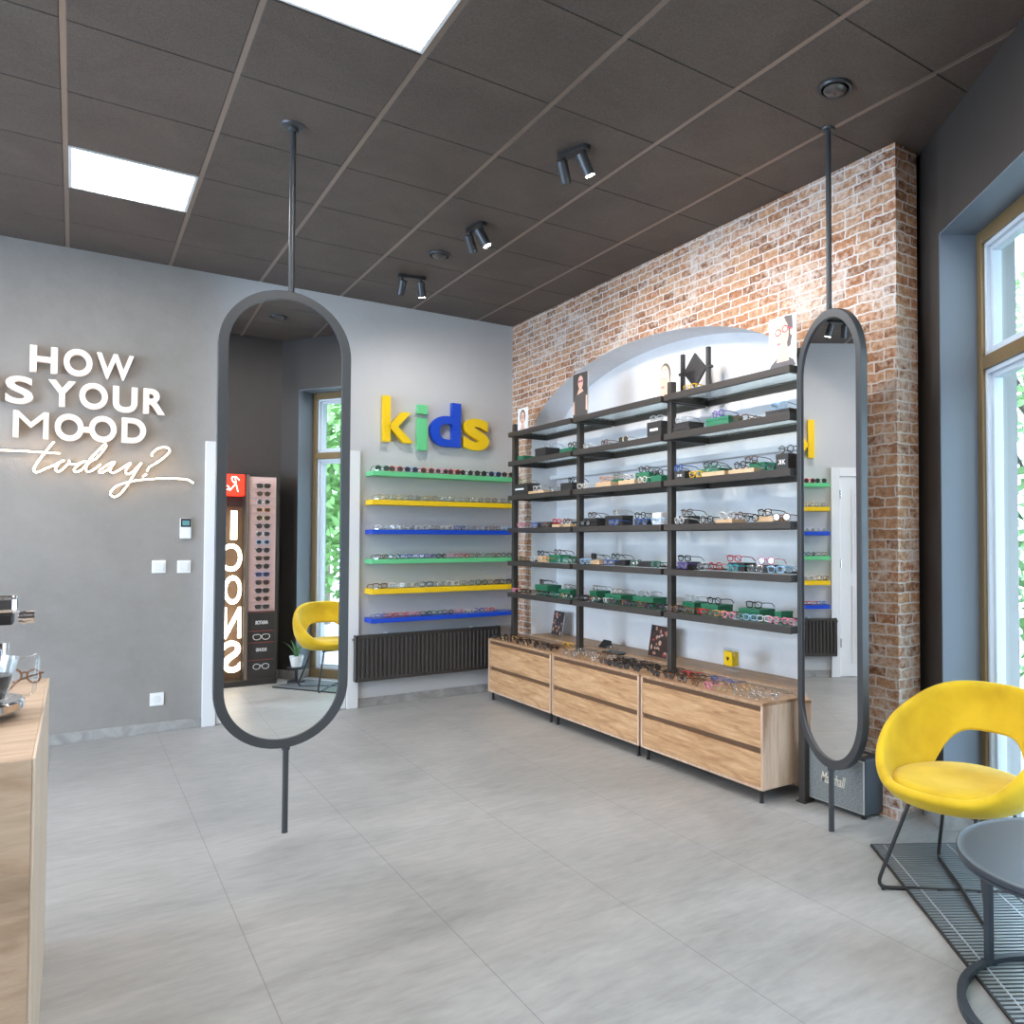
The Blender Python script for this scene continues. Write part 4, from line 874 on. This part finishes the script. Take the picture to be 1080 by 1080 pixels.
# ============================================================ yellow chairs
def chair(x, y, rz, label):
    t = thing('tub_chair', label, 'chair', (x, y, 0), rz, 'yellow velvet tub chairs')
    n = 48; ks = 12; vs = []
    def sst(a, b, v): v = min(1, max(0, (v-a)/(b-a))); return v*v*(3-2*v)
    for i in range(n):
        f = 2*PI*i/n; b = (1-math.cos(f))/2      # 0 front, 1 back
        d = Vector((math.sin(f), -math.cos(f), 0))
        side = math.sin(f)**2
        zl = .378 + .205*sst(.70, .98, b); rl = .225 + .045*sst(.45, 1, b)
        zt = .440 + .20*sst(.05, .60, b) + .147*sst(.45, 1, b); rt = .282 + .028*side + .02*b
        B = d*rl + Vector((0, 0, zl)); T = d*rt + Vector((0, 0, zt)); ax = (T-B); L = ax.length; ax.normalize()
        nrm = (d - ax*d.dot(ax)).normalized(); th = .019 + .007*sst(0, .4, b)
        bow = .035*sst(.0, .5, b)
        prof = []
        for q, o in ((0,-.35), (.02,-.9), (.25,-1), (.5,-1), (.75,-1), (.96,-.9), (1.02,0), (.96,.9), (.75,1), (.5,1), (.25,1), (.0,.75)):
            prof.append(B + ax*L*q + nrm*(o*th + bow*math.sin(PI*min(1, max(0, q)))))
        vs += prof
    s = MB(); s.add(vs, [(i*ks+j, i*ks+(j+1) % ks, ((i+1) % n)*ks+(j+1) % ks, ((i+1) % n)*ks+j) for i in range(n) for j in range(ks)])
    part('backrest', s, M_VELVET, t, smooth=80, sub=1)
    s = MB(); s.lathe([(0, .362), (.17, .362), (.225, .37), (.252, .390), (.260, .418), (.252, .442), (.22, .453), (.11, .447), (0, .444)], 40)
    part('seat', s, M_VELVET, t, smooth=80)
    s = MB(); s.tube([(.258*math.cos(2*PI*k/48), .258*math.sin(2*PI*k/48), .423) for k in range(48)], .004, 6, True); part('piping', s, M_VELVET, t, smooth=60)
    def rnd(p, r=.05, k=5):
        out = [Vector(p[0])]
        for i in range(1, len(p)-1):
            a, b, c = Vector(p[i-1]), Vector(p[i]), Vector(p[i+1]); u = (a-b).normalized()*r; w_ = (c-b).normalized()*r
            for q in range(k+1):
                q /= k; out.append((b+u)*(1-q)**2 + b*2*q*(1-q) + (b+w_)*q*q)
        return out+[Vector(p[-1])]
    for sg, z in ((1, .008), (-1, .022)):
        p = [(-.135*sg, -.13, .36), (-.232*sg, -.228, z if sg > 0 else .008), (0, 0, z), (.232*sg, .228, z if sg > 0 else .008), (.135*sg, .13, .36)]
        q = rnd(p[:3], .05)[:-1] + [Vector((0, 0, z))] + rnd(p[2:], .05)[1:]
        s = MB(); s.tube(q, .0078, 10); part('sled_leg', s, M_BLACK, t, smooth=60)
    for dx, dy in ((-.15, -.15), (.15, -.15), (-.15, .15), (.15, .15)):
        s = MB(); s.rod((dx*1.4, dy*1.4, 0), (dx*1.4, dy*1.4, .012), .008, 10); part('floor_glide', s, M_BLACK, t)
    for yy in (-.13, .13):
        s = MB(); s.box(-.15, .15, yy-.01, yy+.01, .352, .364); part('seat_bracket', s, M_BLACK, t)
chair(2.82, 1.78, -PI/2+.05, 'yellow velvet tub chair standing beside the round table and brick pier')
chair(1.84, .30, PI-.2, 'yellow velvet tub chair seen only in the wide mirror, by the window')

# ============================================================ round side table
t = thing('round_table', 'round dark metal side table with a ring base before the yellow chair', 'table', (2.35, 1.112, 0))
s = MB(); s.lathe([(0, .438), (.318, .438), (.322, .442), (.322, .448)], 64); part('table_underplate', s, M_TABLE, t, smooth=40)
s = MB(); s.lathe([(0, .449), (.320, .449), (.326, .452), (.326, .466), (.323, .469), (.318, .467), (.3, .466), (0, .466)], 64); part('table_top', s, M_TABLE, t, smooth=40)
s = MB(); s.tube([(.315*math.cos(2*PI*k/64), .315*math.sin(2*PI*k/64), .0125) for k in range(64)], .0125, 4, True, square=True); part('base_ring', s, M_TABLE, t)
for k in range(3):
    a = math.radians(79+120*k); s = MB(); M = Matrix.Rotation(a, 4, 'Z'); s.box(.303, .327, -.011, .011, .02, .440, 0, M); part('leg', s, M_TABLE, t, bev=.002)
t = thing('leaflet', 'small dark booklet lying on the round table', 'booklet', (2.42, 1.13, .4670), .35)
s = MB(); s.box(-.05, .05, -.075, .075, 0, .006); part('cover', s, M_BK2, t); s = MB(); s.box(-.035, .035, -.02, .045, .006, .0065); part('printed_panel', s, mat('grey_print', (.35,.36,.38), .5), t)

# ============================================================ counter at the left with the coffee machine
t = thing('counter', 'light oak counter with striped end panel, carrying the coffee machine', 'counter', (-.06, 2.81, 0))
s = MB(); s.box(-2.2, -.006, -.62, .62, .872, .91); part('worktop', s, M_CNT, t, bev=.0015)
s = MB(); s.box(-.0058, .0, -.62, .62, 0, .9098); part('end_panel', s, M_CNTV, t, bev=.0015)
s = MB(); s.box(-2.2, -.006, -.62, -.60, .0, .872); part('front_panel', s, M_CNT, t)
s = MB(); s.box(-2.2, -.006, .60, .62, .0, .872); part('rear_panel', s, M_CNT, t)
glasses(-.125, 3.34, .9105, 2.5, 'rd', 't', 'thin brown glasses lying on the far end of the oak counter', None)
t = thing('coffee_machine', 'chrome lever coffee machine on the oak counter', 'coffee machine', (-.26, 2.74, .91))
s = MB(); s.cyl((0.01, -.02), .07, 0, .022, 32); part('foot', s, M_BLACK, t, smooth=40)
s = MB(); s.lathe([(0, .022), (.155, .022), (.16, .028), (.16, .045), (.155, .05), (.14, .047), (0, .047)], 48); part('drip_tray', s, M_CHROME, t, smooth=35)
s = MB()
for k in range(9): s.box(-.10+k*.025, -.088+k*.025, -.08, .08, .048, .051)
part('drip_grid', s, M_BLACK, t)
s = MB(); s.lathe([(.045, .05), (.045, .36), (.05, .37), (0, .372)], 32, (-.10, .08, 0)); part('column', s, M_CHROME, t, smooth=40)
s = MB(); s.box(-.12, .140, .02, .12, .275, .325); part('group_head', s, M_CHROME, t, bev=.012)
s = MB(); s.box(.04, .13, .02, .11, .245, .276); part('head_underside', s, M_BLACK, t, bev=.004)
s = MB(); s.rod((.140, .06, .262), (.175, .06, .262), .016, 20); s.rod((.150, .06, .262), (.156, .06, .262), .020, 20); part('side_knob', s, M_CHROME, t, smooth=40)
s = MB(); s.rod((.08, .05, .19), (.08, .05, .25), .02, 20); s.rod((.105, .05, .165), (.105, .05, .195), .017, 20); part('brew_spout', s, M_CHROME, t, smooth=40)
t = thing('glass_jug', 'clear glass jug of black coffee on the drip tray of the machine', 'jug', (-.195, 2.70, .9618)); t.scale = (1.3, 1.3, .9)
s = MB(); s.lathe([(.0, .0), (.040, .0), (.046, .006), (.064, .125), (.061, .125), (.043, .010), (0, .006)], 40); part('glass_body', s, M_COFG, t, smooth=50)
s = MB(); s.lathe([(0, .0105), (.0425, .0105), (.054, .075), (0, .075)], 40); part('coffee', s, mat('black_coffee', (.012,.006,.003), .08), t, smooth=50)
s = MB(); s.tube([(.060, 0, .118), (.092, 0, .128), (.094, 0, .11), (.088, 0, .02), (.080, 0, .008), (.047, 0, .012)], .004, 8); part('handle', s, M_COFG, t, smooth=60)

# ============================================================ lit display tower seen in the wide mirror
t = thing('display_tower', 'dark sunglasses display tower with lit ICONS letters, seen in the wide mirror', 'display tower', (0, 0, 0))
M_TW = mat('tower_black', (.028,.024,.022), .4)
s = MB(); s.box(.86, 1.44, -.425, -.19, .0, .055); part('plinth', s, M_TW, t, bev=.003)
s = MB(); s.box(.86, 1.44, -.425, -.405, .055, 2.01); s.box(.86, .885, -.405, -.20, .055, 1.70); s.box(1.415, 1.44, -.405, -.20, .055, 2.01); s.box(1.150, 1.185, -.405, -.20, .055, 2.01); s.box(1.185, 1.415, -.405, -.20, 1.985, 2.01); part('tower_frame', s, M_TW, t, bev=.003)
s = MB(); s.box(1.155, 1.180, -.19, -.185, .06, 2.0); part('edge_strip', s, mat('bronze_strip', (.25,.19,.15), .3, .6), t)
s = MB(); s.box(.885, 1.150, -.400, -.39, .055, 1.70); part('letter_backboard', s, mat('bronze_board', (.10,.065,.045), .45, .3), t)
for ch, z0, z1, nm in (('I', 1.385, 1.655, 'I'), ('C', 1.085, 1.345, 'C'), ('O', .775, 1.045, 'O'), ('N', .455, .745, 'N'), ('S', .135, .430, 'S')):
    a, b = (.985, 1.130) if ch != 'I' else (1.035, 1.085)
    me = letter(ch, -(b-a)/2, (b-a)/2, 0, z1-z0, .04, 0, .01); me.transform(Matrix.Rotation(PI, 4, 'Z'))
    o = link('lit_letter', me, M_ICON, t, ((a+b)/2, -.215, z0)); o['label'] = f'glowing white letter {nm}'
s = MB(); s.box(.90, 1.142, -.34, -.20, 1.80, 2.0); o = part('red_logo_box', s, M_RED, t, bev=.004)
for p in ([(.04,.02),(.055,.10),(.06,.15)], [(.03,.13),(.055,.16),(.085,.155),(.08,.12),(.06,.095),(.08,.06),(.10,.03)], [(.13,.075),(.11,.07),(.105,.045),(.125,.04),(.135,.07),(.14,.04),(.155,.05)], [(.165,.075),(.17,.05),(.185,.07),(.18,.03),(.165,.01)]):
    s = MB(); s.tube([(1.142-.01-x*1.15, -.196, 1.815+z) for x, z in smooth_path(p)], .0035, 6); part('white_script', s, M_REDW, o, smooth=60)
s = MB(); s.box(1.185, 1.415, -.215, -.205, .70, 1.985); part('pink_panel', s, mat('pale_pink_panel', (.62,.42,.38), .5), t)
s = MB(); s.box(1.185, 1.415, -.215, -.200, .055, .70); part('lower_panel', s, M_TW, t)
for k, z in enumerate((.69, .51, .40, .235)):
    s = MB(); s.box(1.19, 1.41, -.200, -.1985, z, z+.004); part('red_line', s, mat('red_line', (.35,.05,.04), .5), t)
def near_text(st, x0, x1, z0, z1, nm='printed_word'):
    me = letter(st, -(x1-x0)/2, (x1-x0)/2, 0, z1-z0, .001, 0, .02); me.transform(Matrix.Rotation(PI, 4, 'Z')); link(nm, me, M_PLAST, t, ((x0+x1)/2, -.1985, z0))
near_text('AVIATOR', 1.247, 1.357, .575, .61); near_text('ROUND', 1.257, 1.347, .318, .350)
for zc in (.455, .175):
    s = MB()
    for sx in (-1, 1): s.tube([(1.302+sx*.038+x*1.3, -.196, zc+z*1.2) for x, z in outline('av' if zc > .3 else 'rd')], .003, 6, True)
    s.tube([(1.294, -.196, zc+.01), (1.310, -.196, zc+.01)], .003, 6); part('outline_glasses', s, M_PLAST, t, smooth=60)
cc = 'ktsogkslktkbtktkr'
for k in range(16):
    z = 1.90 - k*.077; c = cc[k]
    s = MB(); s.box(1.195, 1.405, -.205, -.185, z-.030, z-.026); part('ledge', s, mat('clear_ledge', (.60,.42,.38), .3), t)
    sty = random.choice(['sq', 'av', 'rd'])
    glasses(1.302, -.178, z-.026, PI, sty, c, f'{COL[c][0]} {STY[sty]} sunglasses, {ORD[k]} from the top on the display tower', 'sunglasses on the display tower', True, 1.0)
# plant pot behind the mirrored chair
t = thing('potted_plant', 'small potted plant on a black stool behind the mirrored yellow chair', 'plant', (1.60, -.12, 0))
s = MB(); s.rod((0, 0, .0), (0, 0, .02), .08, 24); s.rod((0, 0, .02), (0, 0, .14), .015); s.rod((0, 0, .14), (0, 0, .155), .08, 24); part('stool', s, M_BLACK, t, smooth=40)
s = MB(); s.lathe([(0, .156), (.045, .156), (.065, .26), (.058, .26), (.045, .17), (0, .17)], 28); part('pot', s, M_PLAST, t, smooth=50)
for k in range(7):
    a = 2*PI*k/7; d = Vector((math.cos(a), math.sin(a), 0)); s = MB(); q = []
    for i in range(6):
        u = i/5; c0 = d*(.12*u*u+.01) + Vector((0, 0, .20+.28*u-.08*u*u)); w_ = .012*(1-abs(2*u-.8))**.5 if abs(2*u-.8) < 1 else 0.001
        sd = Vector((-d.y, d.x, 0))*max(w_, .001); q += [c0-sd, c0+sd]
    s.add(q, [(2*i, 2*i+1, 2*i+3, 2*i+2) for i in range(5)]); part('leaf', s, mat('leaf_green', (.06,.16,.05), .5), t)

# ============================================================ outside
s = MB(); wbox(s, -12, 14, 2.02, 20, -.35, -.2); struct('ground', s, mat('paving', (.45,.45,.43), .8))
def tree(u, n, h, r, label, seed, nm='tree', col=(.13,.26,.06), lo=.35):
    rr = random.Random(seed); p = uvp(u, n, -.2); t = thing(nm, label, 'tree', p, 0, 'green trees outside the window')
    s = MB(); s.rod((0, 0, 0), (0, 0, h*.7), .09, 10, r1=.04)
    for k in range(7):
        a = rr.uniform(0, 2*PI); z = h*rr.uniform(.3, .65); s.rod((0, 0, z), (r*.6*math.cos(a), r*.6*math.sin(a), z+h*.2), .03, 6, r1=.01)
    part('trunk', s, mat('bark', (.12,.09,.07), .9), t)
    s = MB()
    for k in range(2600):
        d = Vector((rr.gauss(0, 1), rr.gauss(0, 1), rr.gauss(0, 1))).normalized()*rr.uniform(.45, 1)
        c = Vector((d.x*r, d.y*r, h*(lo+1)/2 + d.z*h*(1-lo)/2)); a = Vector((rr.gauss(0, 1), rr.gauss(0, 1), rr.gauss(0, 1))).normalized(); b = a.orthogonal().normalized()*.055; a = a*.09
        s.add([c-a, c-b*.8, c+a, c+b*.8], [(0,1,2,3)])
    m = mat('foliage_%d' % seed, col, .6); part('crown', s, m, t)
tree(4.8, 5.2, 5.5, 1.25, 'leafy green tree outside, just right of the far window edge', 1, lo=.12)
tree(8.2, 7.5, 7, 1.9, 'tall leafy tree further along the street outside', 2, col=(.10,.22,.05), lo=.1)
tree(2.0, 6.8, 6, 1.4, 'leafy green tree outside the middle of the window', 3, col=(.16,.30,.08), lo=.1)
tree(-.9, 5.0, 5.5, 1.25, 'leafy green tree outside, seen in the wide mirror', 4, col=(.14,.28,.07), lo=.1)
tree(7.0, 3.9, 4.4, 1.3, 'low bushy green tree outside, close beyond the far window reveal', 6, lo=.02)
tree(3.4, 4.4, 4.5, 1.2, 'low bushy green tree outside, near the middle of the window', 7, col=(.11,.24,.05), lo=.02)
tree(-2.4, 4.3, 4.5, 1.2, 'low bushy green tree outside, before the furthest bushy tree', 8, lo=.02)
tree(-4.2, 7.0, 6, 1.7, 'bushy green tree outside, furthest along to the mirror side', 5, lo=.1)
